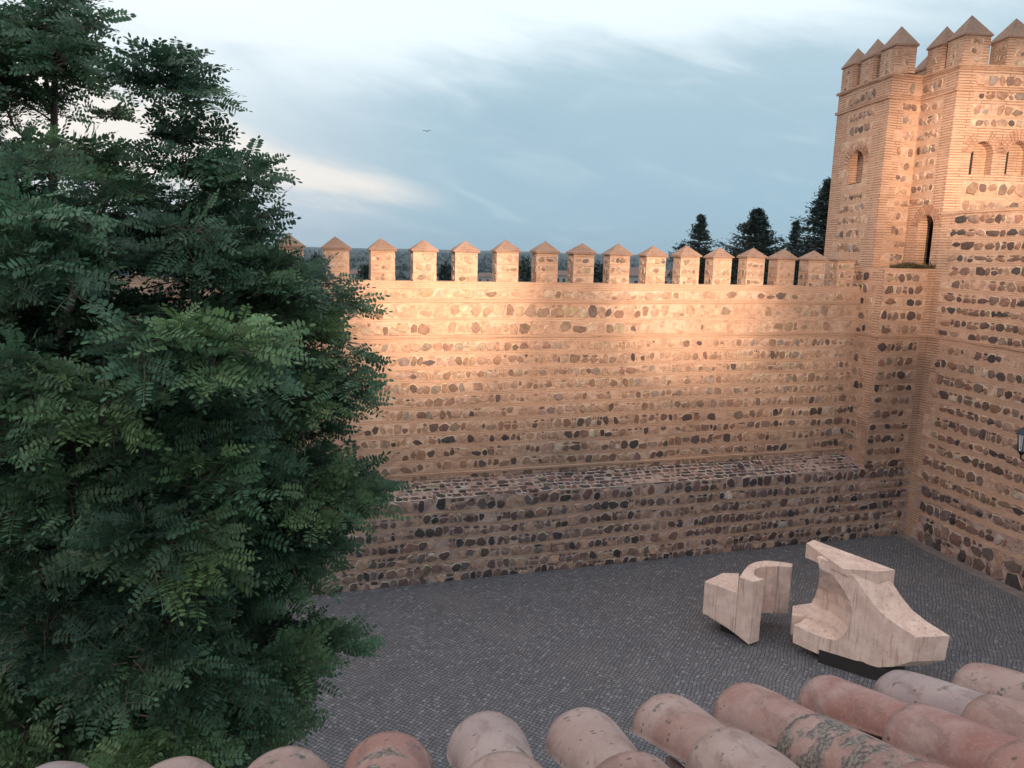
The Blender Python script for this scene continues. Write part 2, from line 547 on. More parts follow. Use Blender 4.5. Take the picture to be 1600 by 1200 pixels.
def arch_open(mb, A, B, hx, depth, through=True, N=None, nseg=12, vlen=0.36, vo=17, mat=1):
    """arched opening: hx=(u0,u1,zsill,ztop); spandrels, reveals and radiating voussoir bricks"""
    A, B = np.array(A, float), np.array(B, float)
    U = B - A; U = U / np.linalg.norm(U)
    N = np.cross(U, UZ) if N is None else N
    u0, u1, zs, zt = hx[:4]
    r = (u1 - u0) / 2; uc = (u0 + u1) / 2; zc = zt - r
    P = lambda u, z, w=0.0: A + u * U + z * UZ + w * N
    arc = [(uc + r * math.cos(t), zc + r * math.sin(t)) for t in np.linspace(math.pi, 0, nseg + 1)]
    # spandrels
    for i in range(nseg):
        (a0, b0), (a1, b1) = arc[i], arc[i + 1]
        mb.face([P(a0, b0), P(a1, b1), P(a1, zt), P(a0, zt)], mat, uvs=[(a0, b0), (a1, b1), (a1, zt), (a0, zt)])
    path = [(u0, zs)] + arc + [(u1, zs)]
    for i in range(len(path) - 1):
        (a0, b0), (a1, b1) = path[i], path[i + 1]
        mb.face([P(a0, b0), P(a1, b1), P(a1, b1, -depth), P(a0, b0, -depth)], mat, uvs=[(0.0, b0), (0.0, b1), (depth, b1), (depth, b0)])
    mb.face([P(u0, zs), P(u1, zs), P(u1, zs, -depth), P(u0, zs, -depth)], mat)
    if not through:
        pts = [P(a_, b_, -depth) for a_, b_ in path]
        mb.face(pts, mat, uvs=[(a_, b_) for a_, b_ in path])
    # voussoirs
    for k in range(vo):
        t = math.pi * (k + 0.5) / vo
        t += random.uniform(-0.02, 0.02)
        er = np.cos(t) * U + np.sin(t) * UZ
        et = -np.sin(t) * U + np.cos(t) * UZ
        ln = vlen * random.uniform(0.88, 1.05)
        c = P(uc, zc) + er * (r + ln / 2 + 0.01)
        tw = math.pi * r / vo * 0.30
        kk = random.uniform(0.8, 1.15)
        a_, b_ = er * ln / 2, et
        vs = []
        for w_ in (-0.01, 0.012):
            for (sa, tw_) in ((-1, tw), (1, tw * 1.7)):
                for sb in (-1, 1):
                    vs.append(c + sa * a_ + sb * tw_ * b_ + w_ * N)
        mb.mesh(vs, [(4, 6, 7, 5), (0, 4, 5, 1), (2, 3, 7, 6), (0, 2, 6, 4), (1, 5, 7, 3)], 2, (0.33 * kk, 0.175 * kk, 0.12 * kk))


def pyramid_cap(mb, c, U, N, hw, hd, z0, zh, lip=0.05, tint=(1, 1, 1)):
    """c: plan centre; hipped cap with a small drip edge"""
    c = np.array(c, float); c[2] = 0
    ps = [c + sx * hw * U + sy * hd * N for sx, sy in ((-1, -1), (1, -1), (1, 1), (-1, 1))]
    j = lambda s: random.uniform(-s, s)
    lo = [p + (z0 + j(.016)) * UZ for p in ps]
    hi = [p + (z0 + lip + j(.016)) * UZ for p in ps]
    rg = max(0.0, hd - hw) * 0.5
    ap = c + j(0.05) * U + j(0.03) * N + (z0 + lip + zh) * UZ
    mb.mesh(lo + hi + [ap], [(3, 2, 1, 0), (0, 1, 5, 4), (1, 2, 6, 5), (2, 3, 7, 6), (3, 0, 4, 7), (4, 5, 8), (5, 6, 8), (6, 7, 8), (7, 4, 8)], 0, tint)


CAPM = mat_brick('cap_tile', (0.27, 0.15, 0.11), (0.20, 0.115, 0.09), (0.33, 0.225, 0.17), rowh=0.06, bw=0.16, ms=0.008, smear=0.5)


def make_merlon(parent, base, U, N, hw, hd, z0, hb, hc, over=0.05, pal=PAL_UP, quoin=False):
    mb = MB()
    base = np.array(base, float); base[2] = 0
    cs = [base - hw * U - hd * N, base + hw * U - hd * N, base + hw * U + hd * N, base - hw * U + hd * N]
    p = [random.uniform(-0.012, 0.012) for _ in range(8)]
    faces = [(cs[3], cs[2], N), (cs[0], cs[3], -U), (cs[2], cs[1], U), (cs[1], cs[0], -N)]
    for (a_, b_, n_) in faces:
        rows = []
        z = z0
        while z < z0 + hb - 0.08:
            q = random.uniform(0.17, 0.24)
            rows.append((z, min(z + q, z0 + hb), 's')); z += q
            if z < z0 + hb - 0.02:
                rows.append((z, min(z + 0.07, z0 + hb), 'b')); z += 0.07
        rows[-1] = (rows[-1][0], z0 + hb, 'b')
        masonry(mb, a_, b_, z0, z0 + hb, rows, N=n_, cell=0.2, jit=0.008, pal=pal, cover=0.62, wmin=0.1, wmax=0.24, sh=0.02,
                quoin=[(0, 0.2), (2 * hw - 0.2, 2 * hw)] if quoin else ())
    o = mb.build('merlon', WALLM, parent)
    cb = MB()
    pyramid_cap(cb, base, U, N, hw + over, hd + over, z0 + hb - 0.005, hc)
    cb.build('cap', CAPM, o)
    return o


# ------------------------------------------------------------------ the long wall
WW = 1.0
ZT = 8.6


def build_wall():
    root = empty('battlement_wall', L(-11, 0.5, 0), 'long floodlit rubble and brick curtain wall with pointed merlons and a dark sloping footing', 'wall')
    uL, uR = -38.0, -2.05
    mb = MB()
    A, B = L(uL, WW), L(uR, WW)
    N = -E2
    rows = mk_rows(2.62, 6.96, 0.40, 0.105)
    rows += [(6.96, 7.08, 'b'), (7.08, 7.46, 's'), (7.46, 7.56, 'b'), (7.56, 7.97, 's'), (7.97, 8.12, 'b'), (8.12, 8.38, 's'), (8.38, ZT, 'b')]
    random.seed(21)
    low = [r for r in rows if r[1] <= 7.0]; hi = [r for r in rows if r[0] >= 6.9]
    hi[0] = (low[-1][1], 7.08, 'b')
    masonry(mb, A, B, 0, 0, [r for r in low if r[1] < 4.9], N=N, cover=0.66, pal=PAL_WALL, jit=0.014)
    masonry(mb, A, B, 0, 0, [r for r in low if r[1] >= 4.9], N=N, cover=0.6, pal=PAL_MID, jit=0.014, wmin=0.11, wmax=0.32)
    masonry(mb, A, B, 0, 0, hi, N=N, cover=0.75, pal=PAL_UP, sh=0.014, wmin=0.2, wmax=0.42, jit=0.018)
    mb.face([L(uL, WW, ZT), L(uR, WW, ZT), L(uR, WW + .5, ZT), L(uL, WW + .5, ZT)], 0)
    mb.face([L(uL, WW + .5, 7.3), L(uL, WW + .5, ZT), L(uR, WW + .5, ZT), L(uR, WW + .5, 7.3)], 0)
    mb.face([L(uL, WW + .5, 7.3), L(uR, WW + .5, 7.3), L(uR, WW + 2.2, 7.3), L(uL, WW + 2.2, 7.3)], 0)
    mb.face([L(uL, WW + 2.2, -6), L(uL, WW + 2.2, 7.3), L(uR, WW + 2.2, 7.3), L(uR, WW + 2.2, -6)], 0)
    mb.face([L(uL, WW, 0), L(uL, WW, ZT), L(uL, WW + 1.3, ZT), L(uL, WW + 1.3, 0)], 0)
    mb.build('wall_face', WALLM, root)
    for z, o_ in ((8.05, 0.05), (7.02, 0.05)):
        b = MB(); ledge(b, A, B, z, 0.075, o_, N=N); b.build('string_course', WALLM, root)
    b = MB(); ledge(b, A, B, 2.93, 0.06, 0.04, N=N); b.build('string_course', WALLM, root)
    # footing
    mb = MB()
    rows = [(-0.1, 0.22, 's')]
    z = 0.22
    for i in range(5):
        rows += [(z, z + 0.30, 's'), (z + 0.30, z + 0.38, 'b')]; z += 0.38
    rows += [(z, 2.5, 's')]
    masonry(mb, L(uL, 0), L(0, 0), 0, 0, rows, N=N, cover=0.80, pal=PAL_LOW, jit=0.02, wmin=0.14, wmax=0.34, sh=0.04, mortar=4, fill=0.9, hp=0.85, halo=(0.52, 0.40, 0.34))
    # sloping top, rubble in pale mortar
    A2, B2 = L(uL, 0, 2.5), L(-2.05, 0, 2.5)
    V = (E2 * WW + UZ * 0.26); V = V / np.linalg.norm(V)
    NT_ = np.cross(E1, V)
    tl = math.hypot(WW, 0.26)
    vv = 0
    rws = []
    while vv < tl - 0.05:
        q = min(random.uniform(0.14, 0.22), tl - vv); rws.append((vv, vv + q, 's')); vv += q
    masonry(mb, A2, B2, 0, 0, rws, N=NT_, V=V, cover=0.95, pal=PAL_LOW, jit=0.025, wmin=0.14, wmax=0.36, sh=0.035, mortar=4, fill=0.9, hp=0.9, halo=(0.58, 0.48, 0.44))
    mb.build('footing', WALLM, root)
    # merlons
    rights = [-19.06, -17.84, -16.64, -15.44, -14.23, -13.02, -11.87, -10.67, -9.47, -8.28, -7.11, -5.92, -4.75, -3.57, -2.38]
    allm = [-19.06 - 1.2 * k for k in range(9, 0, -1)] + rights
    for r in allm:
        u = r - 0.33 + random.uniform(-0.02, 0.02)
        make_merlon(root, L(u, WW + 0.25), E1, -E2, 0.33, 0.24, ZT, 0.84 + random.uniform(-0.035, 0.035), 0.29 + random.uniform(-0.02, 0.03), over=0.055)
    return root


build_wall()

# ------------------------------------------------------------------ tower with buttress and side wall
P3, P2, P1, P0 = (0, 0), (0.3, 1.75), (-1.0, 1.75), (-0.35, 5.1)
RD = np.array([math.sin(math.radians(166)), math.cos(math.radians(166)), 0])
RN = np.array([RD[1], -RD[0], 0])          # normal facing the courtyard
DD = np.array([math.sin(math.radians(87)), math.cos(math.radians(87)), 0])
DNn = np.array([DD[1], -DD[0], 0]); DNn = DNn if DNn @ (CAM - C0) > 0 else -DNn
TT = 15.72


def build_tower():
    root = empty('stone_tower', L(0, 2, 0), 'tall battlemented stone and brick tower lit by floodlights at the right end of the wall', 'tower')
    mb = MB()
    def rows_t(z0, z1, pitch=0.46, band=0.17): return mk_rows(z0, z1, pitch, band)
    # A face: P0 -> P1
    a, b = L(*P0), L(*P1)
    LA = np.linalg.norm(b - a)
    nA = np.cross((b - a) / LA, UZ); nA = nA if nA @ (CAM - a) > 0 else -nA
    niche = (LA - 2.2, LA - 1.24, 12.25, 13.40, 0.42)
    rA = rows_t(8.3, 14.93) + [(14.93, 15.1, 'q'), (15.1, 15.45, 's'), (15.45, TT, 'q')]
    masonry(mb, a, b, 0, 0, [(-3, 8.3, 'm')] + rA, N=nA, quoin=[(0, 0.75), (LA - 0.75, LA)], holes=[niche], cover=0.9, pal=PAL_MID, wmin=0.14, wmax=0.34, sh=0.04)
    arch_open(mb, a, b, niche, 0.32, through=False, N=nA)
    # B face: P1 -> P2
    a, b = L(*P1), L(*P2); LB = np.linalg.norm(b - a); nB = -E2
    rB = rows_t(9.0, 14.93) + [(14.93, 15.1, 'q'), (15.1, 15.45, 's'), (15.45, TT, 'q')]
    masonry(mb, a, b, 0, 0, [(0, 9.0, 'm')] + rB, N=nB, quoin=[(0, 0.5)], cover=0.9, pal=PAL_MID, sh=0.04)
    # C face: P2 -> P3 with the door
    a, b = L(*P2), L(*P3); LC = np.linalg.norm(b - a); nC = np.cross((b - a) / LC, UZ); nC = nC if nC @ (CAM - a) > 0 else -nC
    door = (LC - 1.16, LC - 0.36, 9.3, 11.05, 0.36)
    rC = rows_t(11.4, 14.93) + [(14.93, 15.1, 'q'), (15.1, 15.45, 's'), (15.45, TT, 'q')]
    masonry(mb, a, b, 0, 0, [(0, 9.0, 'm'), (9.0, 11.4, 'q')] + rC, N=nC, quoin=[(LC - 0.55, LC)], holes=[door], cover=0.9, pal=PAL_MID, sh=0.04)
    arch_open(mb, a, b, door, 0.45, N=nC, vo=19)
    # D face: from the corner to the right
    a, b = C0.copy(), C0 + DD * 6.0
    w1 = (0.72, 1.46, 12.32, 13.36, 0.36); w2 = (1.92, 2.72, 12.36, 13.40, 0.36)
    rD = [(0, 10.6, 'm')] + [(10.6, 11.0, 's'), (11.0, 11.15, 'b'), (11.15, 11.5, 's'), (11.5, 11.65, 'b'), (11.65, 12.1, 's'), (12.1, 13.8, 'q'), (13.8, 14.05, 's'), (14.05, 14.15, 'b'), (14.15, 14.5, 's'), (14.5, 14.65, 'q'), (14.65, 14.95, 's'), (14.95, 15.1, 'q'), (15.1, 15.45, 's'), (15.45, TT, 'q')]
    masonry(mb, a, b, 0, 0, rD, N=DNn, quoin=[(0, 0.5)], holes=[w1, w2], cover=0.9, pal=PAL_MID, wmin=0.16, wmax=0.42, sh=0.04)
    for w_ in (w1, w2):
        arch_open(mb, a, b, w_, 0.34, through=False, N=DNn, vo=17)
        s0 = a + DD * (w_[0] + 0.215) - DNn * 0.332
        s1 = s0 + DD * 0.085
        mb.face([s0 + w_[2] * UZ, s1 + w_[2] * UZ, s1 + (w_[3] - 0.25) * UZ, s0 + (w_[3] - 0.32) * UZ], 2, (0.012, 0.009, 0.008))  # black strip painting the deep shade at the recess's left
    # hidden backs and top
    q1 = C0 + DD * 6.0; q2 = q1 + E2 * 7.0; q3 = L(P0[0] + 2.6, 6.0)
    for (s_, t_) in ((q1, q2), (q2, q3), (q3, L(*P0))):
        mb.face([s_, t_, t_ + TT * UZ, s_ + TT * UZ], 0)
    ring = [L(*P0), L(*P1), L(*P2), C0, q1, q2, q3]
    mb.face([p + TT * UZ for p in ring], 0)
    mb.build('tower_shell', WALLM, root)
    # string courses
    for z, o_ in ((15.66, 0.07), (14.95, 0.07)):
        b_ = MB()
        for s_, t_, n_, ex in ((L(*P0), L(*P1), nA, (0.07, 0.04)), (L(*P1), L(*P2), nB, (0.06, 0)), (L(*P2), C0, nC, (0, 0.05)), (C0, C0 + DD * 6, DNn, (0.06, 0))):
            ledge(b_, s_, t_, z + random.uniform(-0.003, 0.003), 0.09, o_, N=n_, mat=1, ext=ex)
        b_.build('string_course', WALLM, root)
    # merlons; (plan centre, direction, normal)
    uA = (L(*P1) - L(*P0)) / LA
    def tm(c, U, N, hw, hd, hb, hc): make_merlon(root, c, U, N, hw, hd, TT, hb - 0.08, hc * 0.95, over=0.045, quoin=True)
    tm(L(*P0) + uA * 0.42 - nA * 0.38, uA, nA, 0.40, 0.34, 0.92, 0.68)
    tm(L(*P0) + uA * 1.72 - nA * 0.38, uA, nA, 0.40, 0.34, 0.92, 0.68)
    tm(L(*P1) - uA * 0.42 - nA * 0.40, uA, nA, 0.42, 0.38, 0.95, 0.72)
    uC = (C0 - L(*P2)) / LC
    tm(L(*P2) + uC * 0.30 - nC * 0.36 + uC * 0.12, uC, nC, 0.36, 0.34, 0.9, 0.66)
    tm(C0 + DD * 0.50 - DNn * 0.46, DD, DNn, 0.44, 0.42, 0.95, 0.72)
    tm(C0 + DD * 2.0 - DNn * 0.46, DD, DNn, 0.48, 0.42, 0.92, 0.70)
    tm(C0 + DD * 3.4 - DNn * 0.46, DD, DNn, 0.48, 0.42, 0.92, 0.70)
    # far side of the parapet
    tm(L(0.9, 4.6), E1, -E2, 0.36, 0.36, 0.62, 0.7)
    tm(C0 + DD * 2.2 + E2 * 4.0, DD, DNn, 0.36, 0.36, 0.72, 0.7)
    # buttress
    mb = MB()
    rb = mk_rows(2.45, 6.96, 0.44, 0.14) + [(6.96, 7.08, 'b')] + mk_rows(7.08, 9.25, 0.42, 0.12)
    masonry(mb, L(-2.05, 0), L(0, 0), 0, 0, rb, N=-E2, quoin=[(1.75, 2.05)], cover=0.95, pal=PAL_WALL, wmin=0.14, wmax=0.4, sh=0.035, fill=0.9, mortar=0)
    masonry(mb, L(-2.05, 1.75), L(-2.05, 0), 0, 0, rb, N=-E1, quoin=[(1.35, 1.75)], cover=0.6, pal=PAL_WALL, sh=0.02)
    mb.face([L(-2.05, 0, 9.25), L(0, 0, 9.25), L(0.3, 1.75, 9.25), L(-2.05, 1.75, 9.25)], 0)
    mb.face([L(-2.05, 1.752, 2), L(-1.0, 1.752, 2), L(-1.0, 1.752, 9.25), L(-2.05, 1.752, 9.25)], 0)
    mb.build('buttress', WALLM, root)
    b_ = MB()
    ledge(b_, L(-2.05, 0), L(0, 0), 7.02, 0.075, 0.05, N=-E2, ext=(0.05, 0.02))
    ledge(b_, L(-2.05, WW), L(-2.05, 0), 7.021, 0.075, 0.05, N=-E1)
    ledge(b_, C0, C0 + RD * 13, 7.02, 0.075, 0.05, N=RN, ext=(0.03, 0))
    b_.build('string_course', WALLM, root)
    # side wall running towards the camera
    mb = MB()
    def rr():
        rows = []
        rows += [(-0.1, 0.45, 's'), (0.45, 0.95, 's'), (0.95, 1.08, 'b'), (1.08, 1.5, 's'), (1.5, 1.68, 'b'), (1.68, 2.0, 's')]
        rows += [(2.0, 2.18, 'b')] + mk_rows(2.18, 6.95, 0.46, 0.17) + [(6.95, 7.08, 'b')] + mk_rows(7.08, 11.1, 0.42, 0.13)
        return rows
    rw = rr()
    def pal_for(z): return PAL_LOW if z < 2.2 else PAL_WALL
    masonry(mb, C0, C0 + RD * 13, 0, 0, [r for r in rw if r[1] < 2.19], N=RN, quoin=[(0, 0.42)], cover=0.93, pal=PAL_LOW, wmin=0.18, wmax=0.5, sh=0.05, mortar=4, jit=0.03, fill=0.9)
    masonry(mb, C0, C0 + RD * 13, 0, 0, [r for r in rw if r[0] >= 2.17], N=RN, quoin=[(0, 0.42)], cover=0.95, pal=PAL_WALL, wmin=0.15, wmax=0.42, sh=0.035, fill=0.8)
    e_ = C0 + RD * 13
    bk = -RN * 2.2
    mb.face([C0 + 11.1 * UZ, e_ + 11.1 * UZ, e_ + bk + 11.1 * UZ, C0 + bk + 11.1 * UZ], 0)
    mb.face([e_, e_ + bk, e_ + bk + 11.1 * UZ, e_ + 11.1 * UZ], 0)
    mb.face([C0 + bk, e_ + bk, e_ + bk + 11.1 * UZ, C0 + bk + 11.1 * UZ], 0)
    mb.build('side_wall', WALLM, root)
    b_ = MB(); ledge(b_, C0, C0 + RD * 13, 11.06, 0.08, 0.05, N=RN); b_.build('coping', WALLM, root)
    return root


build_tower()


# ------------------------------------------------------------------ floodlights and an added sculpture fill
def spot(p, target, energy, ang, blend, col=(1.0, 0.60, 0.36), r=0.12):
    d = bpy.data.lights.new('flood_or_fill_spot', 'SPOT')
    d.energy = energy; d.spot_size = math.radians(ang); d.spot_blend = blend; d.color = col; d.shadow_soft_size = r
    o = bpy.data.objects.new('flood_or_fill_spot', d)
    COL.objects.link(o)
    o.location = tuple(p)
    o.rotation_euler = (Vector(target) - Vector(p)).to_track_quat('-Z', 'Y').to_euler()


tgt = lambda x, y, w=1.0: on_plane(x, y, L(0, w), 72.9)
def spot_row():
    warm = (1.0, 0.73, 0.50)
    for (x, y, e_, an) in ((560, 470, 3300, 25), (690, 455, 17500, 19), (700, 505, 4300, 28), (860, 465, 4200, 26), (960, 470, 3600, 26), (1085, 452, 15500, 19), (1090, 510, 4300, 28), (1230, 470, 4300, 26)):
        p = (4.0 + (x - 690) * 0.006, 2.5, 12.0)
        spot(p, tgt(x, y), e_ * 1.55, an, 1.0, warm)
    for (x, y, e_, an) in ((1340, 230, 5200, 26), (1530, 235, 19000, 20), (1470, 330, 6500, 26), (1560, 430, 2600, 24)):
        spot((7.0, 3.5, 13.0), tgt(x, y, 0.5), e_ * 1.6, an, 1.0, warm)
    spot((12.5, 7.0, 8.0), (7.8, 17.0, 1.0), 600, 34, 1.0, (1.0, 0.55, 0.33))  # added unseen fill lamp, warms the sculpture's right-hand faces


spot_row()


# ------------------------------------------------------------------ ground, paving
def mat_setts():
    m, w = new_mat('granite_setts')
    tc = w.n('ShaderNodeTexCoord')
    mp = w.n('ShaderNodeMapping', ins={0: tc.outputs['Object']})
    mp.inputs['Rotation'].default_value = (0, 0, math.radians(28))
    nz = w.n('ShaderNodeTexNoise', ins={'Scale': 0.8, 'Detail': 2.0})
    w.t.links.new(tc.outputs['Object'], nz.inputs['Vector'])
    sc = w.n('ShaderNodeVectorMath', operation='SCALE', ins={0: nz.outputs['Color'], 'Scale': 0.28})
    ad = w.n('ShaderNodeVectorMath', operation='ADD', ins={0: mp.outputs[0], 1: sc.outputs[0]})
    kw = dict(voronoi_dimensions='2D', distance='CHEBYCHEV')
    S, RN_ = 11.5, 0.36
    v = w.n('ShaderNodeTexVoronoi', feature='F1', ins={'Vector': ad.outputs[0], 'Scale': S, 'Randomness': RN_}, **kw)
    v2 = w.n('ShaderNodeTexVoronoi', feature='F2', ins={'Vector': ad.outputs[0], 'Scale': S, 'Randomness': RN_}, **kw)
    gap = w.math('SUBTRACT', v2.outputs['Distance'], v.outputs['Distance'])
    joint = w.sstep(gap, 0.03, 0.17)
    rnd = w.n('ShaderNodeSeparateColor', ins={0: v.outputs['Color']})
    sett = w.ramp(rnd.outputs[0], [(0.0, (0.105, 0.106, 0.122)), (0.35, (0.128, 0.128, 0.145)), (0.85, (0.152, 0.151, 0.168)), (1.0, (0.23, 0.225, 0.24))])
    big = w.noise(tc.outputs['Object'], 0.35, 4, 0.6)
    sett = w.mix(w.math('MULTIPLY', w.sstep(big, 0.5, 0.75), 0.6), sett, (0.175, 0.155, 0.16))
    dirt = w.noise(tc.outputs['Object'], 1.3, 5, 0.7)
    sett = w.mix(w.math('MULTIPLY', w.sstep(dirt, 0.52, 0.70), 0.45), sett, (0.075, 0.070, 0.075))
    pale_ = w.noise(tc.outputs['Object'], 0.22, 5, 0.7)
    sett = w.mix(w.math('MULTIPLY', w.sstep(pale_, 0.52, 0.66), 0.4), sett, (0.20, 0.195, 0.21))
    fine = w.noise(tc.outputs['Object'], 40, 3, 0.6)
    sett = w.mix(1.0, sett, w.ramp(fine, [(0.3, 0.75), (0.7, 1.25)]), 'MULTIPLY')
    c = w.mix(joint, (0.045, 0.045, 0.052), sett)
    h = w.math('ADD', w.math('MULTIPLY', joint, 1.0), w.math('ADD', w.math('MULTIPLY', fine, 0.25), w.math('MULTIPLY', rnd.outputs[1], 0.5)))
    finish(w, c, w.ramp(rnd.outputs[2], [(0, 0.42), (1, 0.75)]), h, 0.8, 0.02)
    return m


def build_ground():
    # terrain: one sheet that falls away beyond the wall and rises to far hills
    xs = np.concatenate([np.linspace(-6000, -400, 40), np.linspace(-380, 380, 50), np.linspace(400, 6000, 40)])
    ws = np.concatenate([np.array([-400, -100, -30, 0, 3, 6, 12, 25]), np.linspace(45, 500, 24), np.linspace(550, 7000, 60)])
    vs = []
    for w_ in ws:
        for x in xs:
            if w_ <= 3: z = -0.06
            elif w_ < 120: z = -0.06 - 22 * min(1, (w_ - 3) / 90)
            else: z = -22 + 5 * noise.noise(Vector((x / 180, w_ / 180, 0)))
            far = max(0, min(1, (w_ - 900) / 3500))
            ridge = noise.noise(Vector((x / 1500, w_ / 1300, 3))) * 26 + noise.noise(Vector((x / 420, w_ / 420, 5))) * 7
            z += far * (21 + ridge * 0.55) + (max(0, -x / 3000) * 7 * far)
            p = C0 + x * E1 + w_ * E2
            vs.append((p[0], p[1], z))
    n = len(xs)
    fs = [(j * n + i, j * n + i + 1, (j + 1) * n + i + 1, (j + 1) * n + i) for j in range(len(ws) - 1) for i in range(n - 1)]
    m, w = new_mat('dry_scrub_ground')
    tc = w.n('ShaderNodeTexCoord')
    a_ = w.noise(tc.outputs['Object'], 0.012, 6, 0.65)
    b_ = w.noise(tc.outputs['Object'], 0.06, 6, 0.7)
    c = w.mix(w.sstep(a_, 0.4, 0.6), (0.010, 0.022, 0.026), (0.028, 0.038, 0.036))
    c = w.mix(w.math('MULTIPLY', w.sstep(b_, 0.48, 0.6), 0.8), c, (0.006, 0.012, 0.014))
    finish(w, c, 0.95, b_, 0.5, 2.0)
    me = MB(); me.mesh(vs, fs, smooth=True)
    o = me.build('terrain', m); tag(o, 'dark scrubby land falling away beyond the wall to low blue hills', 'terrain', kind='structure')
    # paving
    MS = mat_setts()
    mb = MB()
    pts = [L(-40, 0.05, 0), C0 + np.array([0.02, 0.02, 0]), C0 + RD * 22, C0 + RD * 22 - E1 * 45]
    mb.face([p + 0.0 * UZ for p in pts], 0)
    o = mb.build('paving', MS); tag(o, 'courtyard of small grey granite setts', 'paving', kind='structure')
    # smooth kerb strip along the side wall and the corner
    mk, w = new_mat('kerb_stone')
    tc = w.n('ShaderNodeTexCoord')
    n1 = w.noise(tc.outputs['Object'], 3, 5, 0.65); n2 = w.noise(tc.outputs['Object'], 40, 3, 0.6)
    c = w.mix(w.sstep(n1, 0.35, 0.7), (0.15, 0.125, 0.125), (0.22, 0.18, 0.17))
    finish(w, c, 0.8, n2, 0.4, 0.01)
    mb = MB()
    inner = [L(-1.15, 0.02), L(-0.6, 0.0)] + [C0] + [C0 + RD * t for t in (0.5, 1, 2, 4, 8, 13)]
    outer = [L(-1.15, -0.06), L(-0.62, -0.16), L(-0.34, -0.42) , C0 + RD * 0.95 + RN * 0.50, C0 + RD * 1.4 + RN * 0.50, C0 + RD * 2 + RN * .5, C0 + RD * 4 + RN * .5, C0 + RD * 8 + RN * .5, C0 + RD * 13 + RN * .5]
    for i in range(len(inner) - 1):
        mb.face([inner[i] + 0.006 * UZ, outer[i] + 0.006 * UZ, outer[i + 1] + 0.006 * UZ, inner[i + 1] + 0.006 * UZ], 0)
    o = mb.build('kerb_strip', mk); tag(o, 'smooth pale stone strip in the paving along the foot of the side wall', 'kerb', kind='structure')


build_ground()


# ------------------------------------------------------------------ sculpture
def soften(o):
    b = o.modifiers.new('edge', 'BEVEL'); b.width = 0.016; b.segments = 2; b.limit_method = 'ANGLE'; b.angle_limit = math.radians(35)


